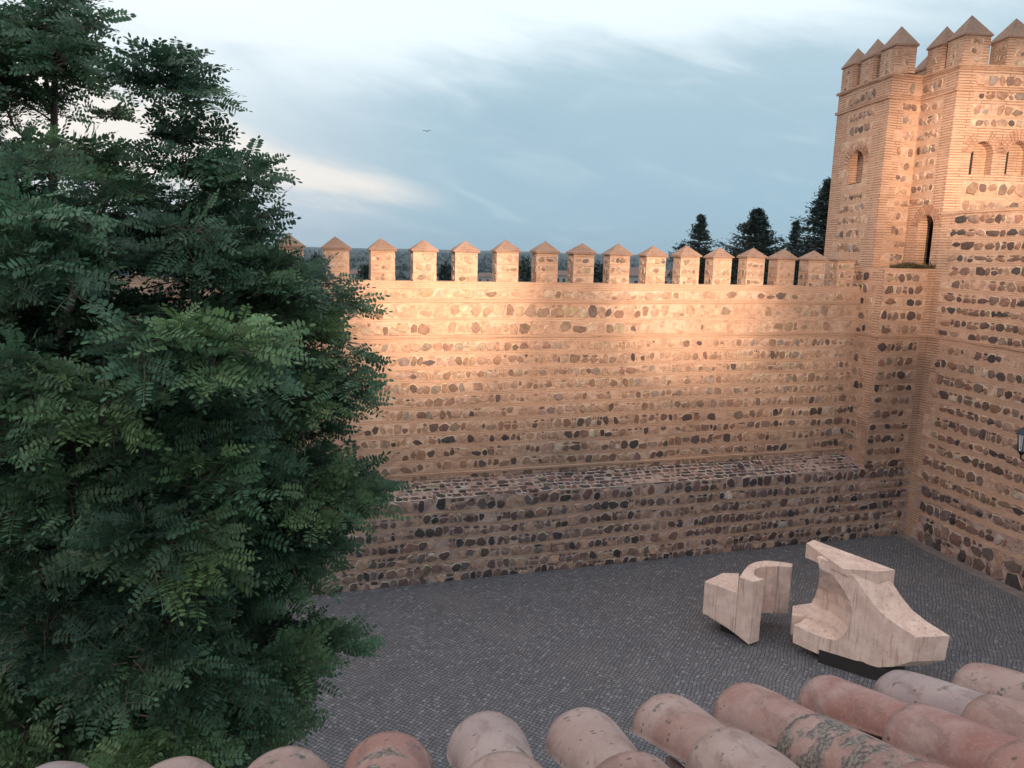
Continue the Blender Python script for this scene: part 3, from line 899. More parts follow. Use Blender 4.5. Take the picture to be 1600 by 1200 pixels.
def build_sculpture():
    m, w = new_mat('board_marked_concrete')
    tc = w.n('ShaderNodeTexCoord')
    o = tc.outputs['Object']
    st = w.n('ShaderNodeMapping', ins={0: o}); st.inputs['Scale'].default_value = (17, 17, 0.9)
    streak = w.noise(st.outputs[0], 1.0, 5, 0.6)
    mid = w.noise(o, 3.5, 5, 0.65)
    fine = w.noise(o, 45, 3, 0.6)
    c = w.mix(w.sstep(mid, 0.3, 0.7), (0.58, 0.415, 0.355), (0.74, 0.57, 0.50))
    c = w.mix(w.math('MULTIPLY', w.sstep(streak, 0.54, 0.68), 0.5), c, (0.28, 0.16, 0.12))
    pit = w.n('ShaderNodeTexVoronoi', ins={'Vector': o, 'Scale': 13.0})
    nz = w.noise(o, 14, 3, 0.6)
    pm = w.math('MULTIPLY', w.math('SUBTRACT', 1.0, w.sstep(pit.outputs['Distance'], 0.10, 0.24)), w.sstep(nz, 0.5, 0.62))
    c = w.mix(w.math('MULTIPLY', pm, 0.6), c, (0.22, 0.13, 0.10))
    h = w.math('ADD', w.math('MULTIPLY', streak, 0.8), w.math('ADD', w.math('MULTIPLY', fine, 0.3), w.math('MULTIPLY', pm, -0.8)))
    finish(w, c, 0.88, h, 0.7, 0.03)
    S = lambda x, y: (1080 + x / 3.81, 820 + y / 3.81)
    U2 = lambda x, y, z: at_z(*S(x, y), z)
    root = empty('concrete_sculpture', (7.6, 17.2, 0), 'large pale pink board-marked concrete abstract sculpture of two curved blocks on the paving', 'sculpture')
    # --- curled block
    K = U2(375, 340, 1.72); A = U2(80, 335, 1.3)
    d = (K - A); d[2] = 0; dl = np.linalg.norm(d); d /= dl
    nrm = np.array([-d[1], d[0], 0])
    nrm = nrm if nrm[1] > 0 else -nrm
    zb = lambda p: 0.42 - 0.36 * max(0, min(1, ((p - A)[:2] @ d[:2]) / dl)) ** 1.5
    O1 = A + d * (dl * 0.70)
    A2 = U2(190, 285, 1.3); 
    O1[2] = 0
    I0 = U2(435, 322, 1.72)
    # C shaped wall: outer and inner curves (plan)
    px_out = [(300, 290), (318, 262), (345, 236), (385, 219), (430, 212), (480, 213), (540, 220), (604, 230)]
    px_in = [(436, 320), (400, 312), (378, 296), (374, 278), (384, 262), (410, 251), (450, 245), (520, 246), (602, 250)]
    out_ = [U2(x, y, 1.72) for x, y in px_out]
    inn = [U2(x, y, 1.72) for x, y in px_in]
    mb = MB()
    # low box
    B2 = U2(262, 292, 1.3)
    box = [A, O1, B2 + np.array([0.12, 0.05, 0]), A2]
    nsub = 5
    front = [A + (O1 - A) * t for t in np.linspace(0, 1, nsub + 1)]
    poly = front + box[2:]
    mb.prism(poly, [zb(p) for p in poly], 1.3)
    # foot slab (front part of the C)
    front = [O1 + (K - O1) * t for t in np.linspace(0, 1, 4)]
    poly = front + [inn[0], inn[1], inn[2], out_[1], out_[0]]
    mb.prism(poly, [zb(p) for p in front] + [0.06, 0.08, 0.15, 0.22, 0.25], 1.72)
    # curved wall
    ring_i = inn[2:]; ring_o = out_[1:]
    k = len(ring_i)
    ro = [np.array([np.interp(t, np.linspace(0, 1, len(ring_o)), [q[j] for q in ring_o]) for j in range(3)]) for t in np.linspace(0, 1, k)]
    for i in range(k - 1):
        mb.prism([ring_i[i], ring_i[i + 1], ro[i + 1], ro[i]], 0.42, 1.72)
    soften(mb.build('curled_block', m, root, recalc=True))
    # --- arched block
    mb = MB()
    g = U2(605, 700, 0.3); azF = 125.5
    f = np.array([math.sin(math.radians(azF)), math.cos(math.radians(azF)), 0])
    FP = lambda x, y: on_plane(*S(x, y), g, azF)
    T = np.array([0.80, 0.10, 0])
    outl = [(605, 700), (609, 592), (700, 640), (790, 675), (860, 688), (915, 662), (942, 610), (956, 540), (948, 460), (920, 410), (882, 352), (890, 285), (905, 262),
            (960, 300), (1010, 365), (1060, 440), (1120, 515), (1200, 580), (1340, 670), (1310, 815), (1200, 845), (1090, 850), (1020, 815), (950, 803), (860, 800), (780, 780), (700, 745)]
    O = [FP(*q) for q in outl]
    # the lower arm is thinner in depth than the ramp
    Ts = [T * 0.0 + T for q in O]
    n = len(O)
    vs = O + [p + t for p, t in zip(O, Ts)]
    fs = [tuple(range(n)), tuple(range(n, 2 * n))[::-1]] + [(i, (i + 1) % n, n + (i + 1) % n, n + i) for i in range(n)]
    mb.mesh(vs, fs)
    # beam across the top
    zt = O[12][2] + 0.03
    bm_ = [U2(686, 108, zt), U2(905, 262, zt), U2(1118, 278, zt), U2(1215, 269, zt), U2(730, 90, zt)]
    mb.prism([bm_[0], bm_[1], bm_[2], bm_[3], bm_[4]], [zt - .38, zt - .12, zt - .5, zt - .5, zt - .38], zt)
    # curved leg under the beam
    top = O[12][2]
    G1 = [FP(892, 280), FP(882, 352), FP(922, 412), FP(948, 462), FP(956, 540), FP(942, 610), FP(905, 665)]
    G2 = [U2(750, 192, top + 0.0), U2(764, 260, top - 0.25), U2(762, 320, top - 0.6), U2(752, 380, top - 1.0), U2(735, 430, top - 1.3), U2(715, 466, top - 1.5), U2(690, 480, top - 1.56)]
    back = np.array([0.42, 0.25, 0])
    for i in range(6):
        a0, a1, b0, b1 = G1[i], G1[i + 1], G2[i], G2[i + 1]
        m0 = (a0 + b0) / 2 + np.array([0.10, 0.10, 0]); m1 = (a1 + b1) / 2 + np.array([0.10, 0.10, 0])
        for (p, q, r, s) in ((a0, a1, m1, m0), (m0, m1, b1, b0)):
            mb.mesh([p, q, r, s, p + back, q + back, r + back, s + back],
                    [(0, 1, 2, 3), (7, 6, 5, 4), (0, 4, 5, 1), (1, 5, 6, 2), (2, 6, 7, 3), (3, 7, 4, 0)])
    # dished top of the lower arm and the block behind it
    e = [q + T * 0.02 for q in (FP(609, 592), FP(700, 640), FP(790, 675), FP(860, 688), FP(930, 640))]
    bq = [U2(688, 546, 0.80), U2(740, 520, 0.86), U2(800, 545, 0.84), U2(860, 580, 0.86), U2(900, 610, 0.92)]
    for i in range(4):
        mid0 = (e[i] + bq[i]) / 2 - 0.05 * UZ; mid1 = (e[i + 1] + bq[i + 1]) / 2 - 0.05 * UZ
        for (p, q, r, s) in ((e[i], e[i + 1], mid1, mid0), (mid0, mid1, bq[i + 1], bq[i])):
            lo = lambda v: np.array([v[0], v[1], 0.34])
            mb.mesh([p, q, r, s, lo(p), lo(q), lo(r), lo(s)], [(0, 1, 2, 3), (7, 6, 5, 4), (0, 4, 5, 1), (1, 5, 6, 2), (2, 6, 7, 3), (3, 7, 4, 0)])
    pl = [U2(604, 482, 0.90), U2(602, 540, 0.84), U2(690, 548, 0.82), U2(890, 600, 0.9), U2(905, 560, 0.95), U2(760, 480, 0.94), U2(715, 466, 0.92)]
    mb.prism(pl, 0.33, [q[2] for q in pl])
    mb.build('arched_block', m, root, recalc=True)
    # near-black boxes: shade under the raised blocks, put into colour and shape
    md, w = new_mat('painted_undershade')
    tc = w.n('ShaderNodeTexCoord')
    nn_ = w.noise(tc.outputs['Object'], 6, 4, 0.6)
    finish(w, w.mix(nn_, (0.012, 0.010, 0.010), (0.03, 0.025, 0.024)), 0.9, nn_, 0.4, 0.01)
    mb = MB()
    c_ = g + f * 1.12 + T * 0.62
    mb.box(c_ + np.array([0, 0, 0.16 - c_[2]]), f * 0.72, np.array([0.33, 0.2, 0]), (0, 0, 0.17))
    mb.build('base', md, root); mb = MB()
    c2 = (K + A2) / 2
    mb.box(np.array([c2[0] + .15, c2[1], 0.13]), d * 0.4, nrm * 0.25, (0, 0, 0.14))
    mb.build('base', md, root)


build_sculpture()


# ------------------------------------------------------------------ wall lantern on the side wall
def build_lantern():
    m, w = new_mat('dark_blue_iron')
    tc = w.n('ShaderNodeTexCoord')
    nz = w.noise(tc.outputs['Object'], 20, 3, 0.6)
    finish(w, w.mix(nz, (0.012, 0.02, 0.035), (0.03, 0.045, 0.07)), 0.4, nz, 0.2, 0.005, {'Metallic': 0.6})
    g, w = new_mat('lantern_glass')
    finish(w, (0.75, 0.82, 0.88), 0.15, extra={'Transmission Weight': 0.7})
    P = on_plane(1609, 708, C0, 166)
    Cc = P + RN * 0.42 + RD * 0.10
    root = empty('wall_lantern', P, 'dark blue iron wall lantern on the side wall at the right edge', 'lamp')
    z0, z1 = P[2] + 0.10, P[2] + 0.62
    mb = MB()
    def ringp(r, z, n=6): return [Cc * np.array([1, 1, 0]) + np.array([r * math.cos(t), r * math.sin(t), z]) for t in np.linspace(0, 2 * math.pi, n, endpoint=False)]
    lo, hi = ringp(0.10, z0), ringp(0.17, z1)
    for a_, b_ in zip(lo, hi): mb.tube([a_, b_], 0.012, 5)
    mb.tube(lo + [lo[0]], 0.014, 5); mb.tube(hi + [hi[0]], 0.016, 5)
    top = ringp(0.20, z1 + 0.01); ap = ringp(0.03, z1 + 0.20)
    n = 6
    mb.mesh(top + ap, [(i, (i + 1) % n, n + (i + 1) % n, n + i) for i in range(n)] + [tuple(range(n))[::-1], tuple(range(n, 2 * n))])
    b0 = ringp(0.10, z0 - 0.02); b1 = ringp(0.02, z0 - 0.14)
    mb.mesh(b0 + b1, [(i, (i + 1) % n, n + (i + 1) % n, n + i) for i in range(n)] + [tuple(range(n)), tuple(range(n, 2 * n))])
    mb.build('lantern_frame', m, root, recalc=True)
    mb = MB(); a_, b_ = ringp(0.095, z0 + 0.01), ringp(0.16, z1 - 0.01)
    mb.mesh(a_ + b_, [(i, (i + 1) % n, n + (i + 1) % n, n + i) for i in range(n)])
    mb.build('glass', g, root)
    mb = MB()
    base = P.copy()
    mb.box(base + RN * 0.02 - UZ * 0.05, RD * 0.06, RN * 0.02, (0, 0, 0.22))
    pts = [base + RN * 0.03 - UZ * 0.18, base + RN * 0.2 - UZ * 0.22, Cc * np.array([1, 1, 0]) + (z0 - 0.2) * UZ, Cc * np.array([1, 1, 0]) + (z0 - 0.08) * UZ]
    mb.tube(pts, 0.022, 6)
    mb.build('bracket', m, root)


build_lantern()


# ------------------------------------------------------------------ tiled roof in the foreground
def build_roof():
    azd, dip = math.radians(-7.7), math.radians(21.5)
    dn = np.array([math.sin(azd) * math.cos(dip), math.cos(azd) * math.cos(dip), -math.sin(dip)])
    side = np.array([math.cos(azd), -math.sin(azd), 0])
    nr = np.cross(side, dn)
    d0 = ray(755, 1110)
    T0 = CAM + d0 * (1.63 / (d0 @ FWD))
    root = empty('tiled_roof', T0 - nr * 0.15, 'sloping roof edge of weathered pink clay barrel tiles in the foreground', 'roof')
    m, w = new_mat('clay_tile')
    at = w.n('ShaderNodeAttribute', attribute_name='tint')
    sep = w.n('ShaderNodeSeparateColor', ins={0: at.outputs['Color']})
    tc = w.n('ShaderNodeTexCoord')
    oi = w.n('ShaderNodeObjectInfo')
    off = w.n('ShaderNodeVectorMath', operation='SCALE', ins={0: (31.0, 17.0, 9.0), 'Scale': sep.outputs[1]})
    ov = w.n('ShaderNodeVectorMath', operation='ADD', ins={0: tc.outputs['Object'], 1: off.outputs[0]})
    o = ov.outputs[0]
    big = w.noise(o, 5.0, 4, 0.6)
    mid = w.noise(o, 22.0, 5, 0.65)
    fine = w.noise(o, 120.0, 4, 0.65)
    base = w.ramp(sep.outputs[0], [(0.0, (0.26, 0.105, 0.09)), (0.3, (0.30, 0.145, 0.122)), (0.55, (0.30, 0.175, 0.15)), (0.8, (0.34, 0.235, 0.215)), (1.0, (0.29, 0.225, 0.232))])
    c = w.mix(w.math('MULTIPLY', w.sstep(big, 0.40, 0.68), 0.6), base, (0.42, 0.31, 0.285))
    c = w.mix(w.math('MULTIPLY', w.sstep(mid, 0.54, 0.72), 0.4), c, (0.19, 0.10, 0.085))
    stm = w.n('ShaderNodeMapping', ins={0: o}); stm.inputs['Scale'].default_value = (34, 6, 14)
    stn = w.noise(stm.outputs[0], 1.0, 4, 0.6)
    c = w.mix(w.math('MULTIPLY', w.sstep(stn, 0.50, 0.64), 0.38), c, (0.14, 0.082, 0.072))
    # grey-black lichen, amount per tile in tint blue
    lz = w.math('ADD', w.math('MULTIPLY', mid, 0.6), w.math('MULTIPLY', big, 0.4))
    lic = w.math('ADD', w.math('SUBTRACT', lz, 0.665), w.math('MULTIPLY', sep.outputs[2], 0.215))
    c = w.mix(w.math('MULTIPLY', w.sstep(lic, 0.0, 0.06), 0.85), c, w.mix(w.sstep(fine, 0.4, 0.6), (0.05, 0.045, 0.045), (0.20, 0.175, 0.15)))
    vo = w.n('ShaderNodeTexVoronoi', ins={'Vector': o, 'Scale': 42.0})
    sp = w.math('MULTIPLY', w.math('SUBTRACT', 1.0, w.sstep(vo.outputs['Distance'], 0.12, 0.24)), w.sstep(w.noise(o, 15, 2, 0.5), 0.52, 0.62))
    c = w.mix(w.math('MULTIPLY', sp, 0.75), c, (0.07, 0.05, 0.045))
    c = w.mix(w.math('MULTIPLY', w.sstep(fine, 0.52, 0.70), 0.28), c, (0.46, 0.35, 0.32))
    h = w.math('ADD', w.math('MULTIPLY', mid, 0.8), w.math('ADD', w.math('MULTIPLY', fine, 0.35), w.math('MULTIPLY', sp, -0.5)))
    finish(w, c, 0.82, h, 0.65, 0.006)

    def tile(P, ax, sd, up_, length, r0, r1, th, convex, tintv, seed):
        """half-round tile: P tip centre on its springing plane, ax upslope"""
        mb = MB()
        na, nl = 20, 14
        vs = []
        for layer in (0, 1):
            for i in range(nl + 1):
                t = i / nl
                r = (r0 + (r1 - r0) * t) - (th if layer else 0)
                for j in range(na + 1):
                    a_ = math.pi * j / na
                    q = noise.noise(Vector((math.cos(a_) * 1.5 + seed, t * 3, layer * .2 + seed * 2))) * 0.004
                    edge = 0.004 * noise.noise(Vector((a_ * 3, seed * 5, 1))) if i == 0 else 0
                    rr = r + q
                    cx_, cz_ = rr * math.cos(a_), rr * math.sin(a_) * 0.94
                    if i == 0 and layer == 0: cx_ *= 0.985; cz_ *= 0.985
                    if not convex: cz_ = -cz_
                    vs.append(P + ax * (length * t + edge) + sd * cx_ + up_ * cz_)
        N_ = (nl + 1) * (na + 1)
        fs = []
        for i in range(nl):
            for j in range(na):
                a0 = i * (na + 1) + j
                fs.append((a0, a0 + 1, a0 + na + 2, a0 + na + 1))
                fs.append((N_ + a0, N_ + a0 + na + 1, N_ + a0 + na + 2, N_ + a0 + 1))
        for j in range(na):
            fs.append((j, N_ + j, N_ + j + 1, j + 1))
            e_ = nl * (na + 1) + j
            fs.append((e_, e_ + 1, N_ + e_ + 1, N_ + e_))
        for i in range(nl):
            for j in (0, na):
                a0 = i * (na + 1) + j
                fs.append((a0, a0 + na + 1, N_ + a0 + na + 1, N_ + a0))
        mb.mesh(vs, fs, 0, tintv, smooth=True)
        return mb

    def pl(x, y):
        d = ray(x, y)
        return CAM + d * (((T0 - CAM) @ nr) / (d @ nr))
    tips = [(90, 1186), (280, 1180), (450, 1165), (608, 1142), (762, 1110), (910, 1102), (1040, 1080), (1163, 1066), (1290, 1052), (1405, 1044), (1525, 1034), (1640, 1020), (1760, 1008)]
    hue = [0.95, 0.75, 0.62, 0.28, 0.88, 0.72, 0.5, 0.35, 0.18, 0.93, 0.45, 0.7, 0.4]
    hue2 = [0.5, 0.6, 0.6, 0.5, 0.6, 0.55, 0.7, 0.5, 0.12, 0.5, 0.55, 0.5, 0.4]
    lich = [0.4, 0.3, 0.75, 0.7, 0.35, 0.4, 0.25, 0.3, 0.25, 0.35, 0.4, 0.5, 0.4]
    lich2 = [0.3, 0.3, 0.4, 0.4, 0.2, 0.5, 0.35, 0.97, 0.2, 0.45, 0.4, 0.3, 0.4]
    info = []
    for (x, y) in tips:
        p = pl(x, y) - T0
        info.append((p @ side, p @ dn))
    info = [(-1.16, -0.33), (-0.96, -0.28)] + info
    hue = [0.6, 0.8] + hue; hue2 = [.5, .5] + hue2; lich = [.4, .4] + lich; lich2 = [.4, .4] + lich2
    base = T0 - nr * 0.085
    for i, (s, t) in enumerate(info):
        rows = 5
        for k in range(rows):
            r0 = 0.090 + random.uniform(-0.003, 0.003)
            ax = -dn + side * random.uniform(-0.02, 0.02)
            ax = ax + nr * 0.045
            ax /= np.linalg.norm(ax)
            sd = side - ax * (side @ ax); sd /= np.linalg.norm(sd)
            upv = np.cross(ax, sd); upv = upv if upv @ nr > 0 else -upv
            P = base + side * (s + random.uniform(-0.008, 0.008) * (k > 0)) + dn * (t - 0.33 * k + (random.uniform(-0.03, 0.03) if k else 0)) + nr * 0.0
            hu = hue[i] if k == 0 else (hue2[i] if k == 1 else random.random())
            li = lich[i] if k == 0 else (lich2[i] if k == 1 else random.uniform(0.1, 0.6))
            mb = tile(P, ax, sd, upv, 0.40, r0, r0 - 0.030, 0.014, True, (hu, random.random(), li), i * 3.7 + k)
            mb.build('cover_tile', m, root)
        if i < len(info) - 1:
            s2 = (s + info[i + 1][0]) / 2; t2 = (t + info[i + 1][1]) / 2 - 0.03
            for k in range(4):
                ax = -dn + nr * 0.03; ax /= np.linalg.norm(ax)
                upv = np.cross(ax, side); upv = upv if upv @ nr > 0 else -upv
                P = base + side * s2 + dn * (t2 - 0.33 * k) - nr * 0.035
                mb = tile(P, ax, side, upv, 0.42, 0.088, 0.08, 0.014, False, (random.uniform(0.6, 1), random.random(), 0.55), i * 2.1 + k + 50)
                mb.build('channel_tile', m, root)
    # deck and wall under the tiles
    md, w = new_mat('old_roof_mortar')
    tc = w.n('ShaderNodeTexCoord')
    nz = w.noise(tc.outputs['Object'], 12, 5, 0.65)
    finish(w, w.mix(nz, (0.06, 0.055, 0.05), (0.16, 0.14, 0.125)), 0.95, nz, 0.6, 0.02)
    mb = MB()
    top = [base + side * s + dn * (t - 0.09) - nr * 0.125 for s, t in info]
    upr = [base + side * s + dn * (-1.75) - nr * 0.125 for s, t in info]
    n = len(top)
    vs = top + upr + [p - nr * 0.05 for p in top] + [p - nr * 0.05 for p in upr]
    fs = []
    for i in range(n - 1):
        fs += [(i, i + 1, n + i + 1, n + i), (2 * n + i, 3 * n + i, 3 * n + i + 1, 2 * n + i + 1), (i, 2 * n + i, 2 * n + i + 1, i + 1), (n + i, n + i + 1, 3 * n + i + 1, 3 * n + i)]
    mb.mesh(vs, fs); mb.build('roof_deck', md, root, recalc=True)
    mp, w = new_mat('house_plaster')
    tc = w.n('ShaderNodeTexCoord')
    nz = w.noise(tc.outputs['Object'], 2, 5, 0.65)
    finish(w, w.mix(nz, (0.38, 0.28, 0.22), (0.5, 0.4, 0.33)), 0.9, nz, 0.3, 0.01)
    mb = MB()
    e0 = base + side * info[0][0] + dn * (info[0][1] - 0.3); e1_ = base + side * info[-1][0] + dn * (info[-1][1] - 0.3)
    q = np.array([0, -0.35, 0])
    pa = [e0, e1_, e1_ + q, e0 + q]
    zt_ = min(e0[2], e1_[2]) - 0.16
    mb.prism(pa, -0.05, [e0[2] - .16, e1_[2] - .16, e1_[2] - .16, e0[2] - .16])
    mb.build('house_wall', mp, root, recalc=True)


build_roof()


# ------------------------------------------------------------------ foliage tools
def mat_leaf(name, c_lo, c_hi, c_pale, trans=0.25):
    m, w = new_mat(name)
    at = w.n('ShaderNodeAttribute', attribute_name='tint')
    sep = w.n('ShaderNodeSeparateColor', ins={0: at.outputs['Color']})
    c = w.mix(sep.outputs[0], c_lo, c_hi)
    c = w.mix(sep.outputs[1], c, c_pale)
    p = w.n('ShaderNodeBsdfPrincipled', ins={'Base Color': c, 'Roughness': 0.5})
    p.inputs['Specular IOR Level'].default_value = 0.35
    tr = w.n('ShaderNodeBsdfTranslucent', ins={'Color': c})
    mx = w.n('ShaderNodeMixShader', ins={0: trans, 1: p.outputs[0], 2: tr.outputs[0]})
    w.n('ShaderNodeOutputMaterial', ins={0: mx.outputs[0]})
    return m


def mesh_np(name, verts, nper, mat, tints, parent=None, smooth=False):
    """verts (F, nper, 3) -> polygons; tints (F,3)"""
    Fn = verts.shape[0]
    me = bpy.data.meshes.new(name)
    me.vertices.add(Fn * nper)
    me.vertices.foreach_set('co', verts.astype(np.float32).ravel())
    me.loops.add(Fn * nper)
    me.loops.foreach_set('vertex_index', np.arange(Fn * nper, dtype=np.int32))
    me.polygons.add(Fn)
    me.polygons.foreach_set('loop_start', np.arange(0, Fn * nper, nper, dtype=np.int32))
    me.update(calc_edges=True)
    me.materials.append(mat)
    at = me.attributes.new('tint', 'FLOAT_COLOR', 'FACE')
    at.data.foreach_set('color', np.concatenate([tints, np.ones((Fn, 1))], 1).astype(np.float32).ravel())
    o = bpy.data.objects.new(name, me)
    COL.objects.link(o)
    if parent is not None:
        o.parent = parent
        o.matrix_parent_inverse = Matrix.Translation(-parent.location)
    return o


def norm(v): return v / (np.linalg.norm(v, axis=-1, keepdims=True) + 1e-9)


def fronds(base, dirs, length, ups, leaf=0.056, pairs=7, tint=None):
    """pinnate leaves: returns leaflet hexagons (F,6,3), rachis quads (R,4,3), tints"""
    n = base.shape[0]
    d = norm(dirs)
    s = norm(np.cross(d, ups)); u = norm(np.cross(s, d))
    droop = RNG.uniform(0.15, 0.6, n)[:, None]
    out, tt, rach = [], [], []
    prev = base
    for k in range(1, pairs + 2):
        t = k / (pairs + 1)
        p = base + d * (length * t)[:, None] - np.array([0, 0, 1.0]) * (droop * (length[:, None]) * t * t * 0.5)
        wv = 0.0022
        rach.append(np.stack([prev - s * wv, prev + s * wv, p + s * wv, p - s * wv], 1))
        prev = p
        if k == pairs + 1: sides = (0,)
        else: sides = (-1, 1)
        if k == 1: continue
        for sd in sides:
            if sd == 0: ld = norm(d - np.array([0, 0, 0.3]))
            else:
                ld = norm(s * sd + d * RNG.uniform(0.15, 0.45, n)[:, None] - u * RNG.uniform(-0.15, 0.35, n)[:, None])
            ln = (length / 0.24 * leaf * (1 - 0.35 * abs(t - 0.5)) * RNG.uniform(0.85, 1.1, n))[:, None]
            wd = ln * 0.23
            cr = norm(np.cross(ld, u + RNG.normal(0, 0.18, (n, 3))))
            a = p + ld * ln * 0.06
            q = np.stack([a, a + ld * ln * .30 + cr * wd, a + ld * ln * .72 + cr * wd * .9, a + ld * ln, a + ld * ln * .72 - cr * wd * .9, a + ld * ln * .30 - cr * wd], 1)
            out.append(q); tt.append(tint)
    return np.concatenate(out), np.concatenate(rach), np.concatenate(tt)


def build_big_tree():
    root = empty('locust_tree', (-5.2, 8.2, 0), 'big dark green locust tree with feathery leaves filling the left side', 'tree')
    LEAF = mat_leaf('locust_leaf', (0.024, 0.056, 0.040), (0.115, 0.225, 0.125), (0.26, 0.37, 0.13), 0.25)
    BARK, w = new_mat('bark')
    tc = w.n('ShaderNodeTexCoord')
    st = w.n('ShaderNodeMapping', ins={0: tc.outputs['Object']}); st.inputs['Scale'].default_value = (12, 12, 2.5)
    nz = w.noise(st.outputs[0], 1, 5, 0.65)
    finish(w, w.mix(nz, (0.09, 0.065, 0.055), (0.24, 0.18, 0.155)), 0.9, nz, 0.8, 0.02)
    # crown outline as seen: points are turned into a rounded crown about 4 m deep
    poly = [(-160, -60), (-20, -60), (-25, 15), (-5, 40), (-5, 120), (50, 112), (62, 90), (38, 50), (75, -60), (125, -60), (150, 25), (140, 55), (155, 100), (200, 118), (240, 108), (250, 82), (270, 110), (292, 132), (275, 146), (215, 150), (180, 175), (175, 250), (215, 275), (250, 270), (262, 225), (290, 205), (305, 245), (345, 262), (360, 300),
            (378, 345), (388, 390), (440, 402), (462, 430), (490, 475), (512, 520), (518, 600), (505, 650), (510, 690), (535, 720), (555, 765), (535, 800), (500, 825), (510, 870), (475, 905), (425, 925), (410, 970),
            (480, 990), (515, 1005), (480, 1040), (450, 1080), (465, 1130), (430, 1170), (410, 1250), (200, 1330), (-160, 1330)]
    P = np.array(poly, float)
    def inside(x, y):
        c = False; j = len(P) - 1
        for i in range(len(P)):
            if (P[i, 1] > y) != (P[j, 1] > y) and x < (P[j, 0] - P[i, 0]) * (y - P[i, 1]) / (P[j, 1] - P[i, 1]) + P[i, 0]: c = not c
            j = i
        return c
    def edged(x, y):
        q = np.array([x, y]); b = 1e9
        for i in range(len(P)):
            a_, b_ = P[i - 1], P[i]; ab = b_ - a_
            t = max(0, min(1, (q - a_) @ ab / (ab @ ab)))
            b = min(b, np.linalg.norm(q - a_ - t * ab))
        return b
    # clumps first, then twig clusters on each clump's outer side
    clumps = []
    tries = 0
    while len(clumps) < 215 and tries < 30000:
        tries += 1
        x = random.uniform(-150, 590); y = random.uniform(-60, 1320)
        if not inside(x, y): continue
        e_ = edged(x, y)
        if e_ < 14: continue
        half = 0.2 + 2.0 * min(1, e_ / 200) ** 0.7
        Y = 7.9 - half * (random.random() ** 0.75 * 2 - 1)
        rpx = min(random.uniform(45, 85), e_ * 1.0 + 10)
        if y < 420: rpx *= 0.85
        c_ = at_y(x, y, Y); r_ = rpx / F_PX * Y
        if y < 340:
            if random.random() < 0.80 - (0.22 if x < 120 else 0): continue
            c_ = at_y(x, y, Y); r_ = min(r_, 42 / F_PX * Y)
        if any(np.linalg.norm(c_ - k_[0]) < 0.62 * (r_ + k_[1]) * (1.0 if y > 420 else 0.9) for k_ in clumps): continue
        clumps.append((c_, r_, random.uniform(0, 1)))
    # small sprays that feather the crown's edge and the thin upper boughs
    k = 0
    while k < 210:
        x = random.uniform(-150, 590); y = random.uniform(-60, 1320)
        if not inside(x, y): continue
        e_ = edged(x, y)
        if e_ > 60 or e_ < 4 or (y < 340 and random.random() < 0.55): continue
        Y = 7.9 + random.uniform(-1, 1) * (0.3 + e_ / 80)
        c_ = at_y(x, y, Y)
        clumps.append((c_, min(26, e_ * 0.8 + 6) / F_PX * Y, random.uniform(0.1, 1))); k += 1
    for (x, y) in ((296, 118), (275, 98), (255, 108), (318, 150), (292, 152), (268, 140), (255, 135), (240, 110), (290, 215), (318, 205), (270, 208), (262, 222), (300, 240), (392, 264), (372, 262), (350, 268), (385, 292), (400, 345), (395, 362), (515, 440), (528, 470), (548, 560), (552, 590), (540, 620), (562, 745), (568, 768), (552, 780), (505, 850), (480, 985), (500, 992), (60, 35), (100, 20), (150, 40), (30, 110), (15, 60), (540, 1008), (515, 1000)):
        clumps.append((at_y(x, y, 7.7 + random.uniform(-.3, .3)), 0.14, random.uniform(0.1, 0.7)))
    cen, ed, outs, ctint = [], [], [], []
    for (c_, r_, tn_) in clumps:
        nk = int(5 + 150 * r_ * r_)
        for i in range(nk):
            d_ = RNG.normal(0, 1, 3); d_[1] -= 0.35; d_[2] += 0.35
            d_ /= np.linalg.norm(d_)
            if d_[2] < -0.55 and random.random() < 0.6: continue
            cen.append(c_ + d_ * r_ * random.uniform(0.55, 1.0) * np.array([1.1, 1.0, 0.78]))
            ed.append(200 if r_ > 0.25 else 25); outs.append(d_); ctint.append(tn_)
    cen = np.array(cen)
    trunk_axis = np.array([-5.2, 8.2])
    bases, dirs, ups, lens, tns = [], [], [], [], []
    twigs = MB()
    for c, e_, d_, tn_ in zip(cen, ed, outs, ctint):
        out = np.array([c[0] + 5.0, (c[1] - 8.2) * 0.9, 0.0]); out = out / (np.linalg.norm(out) + 1e-6)
        out = out * 0.35 + d_ * [1, 1, 0] + RNG.normal(0, 0.3, 3) * [1, 1, 0]
        out[2] = d_[2] * 0.5 + random.uniform(-0.15, 0.45); out /= np.linalg.norm(out)
        tl = random.uniform(0.3, 0.55) * (0.55 if e_ < 30 else 1.0)
        st_ = c - out * tl * 0.5
        side = np.cross(out, UZ); side /= np.linalg.norm(side) + 1e-9
        upv = np.cross(side, out)
        nf = int(tl / 0.045)
        tint0 = noise.noise(Vector((c[0] * 0.9, c[1] * 0.9, c[2] * 0.9))) * 0.4 + 0.1 + tn_ * 0.7 + random.uniform(-0.2, 0.2)
        pale = max(0, noise.noise(Vector((c[0] * 1.3 + 7, c[1] * 1.3, c[2] * 1.3)))) * 0.9
        pts = [st_ + out * tl * t - UZ * 0.10 * t * t for t in (0, 0.33, 0.66, 1)]
        twigs.tube(pts, [0.007, 0.0055, 0.004, 0.002], 4, cap=False)
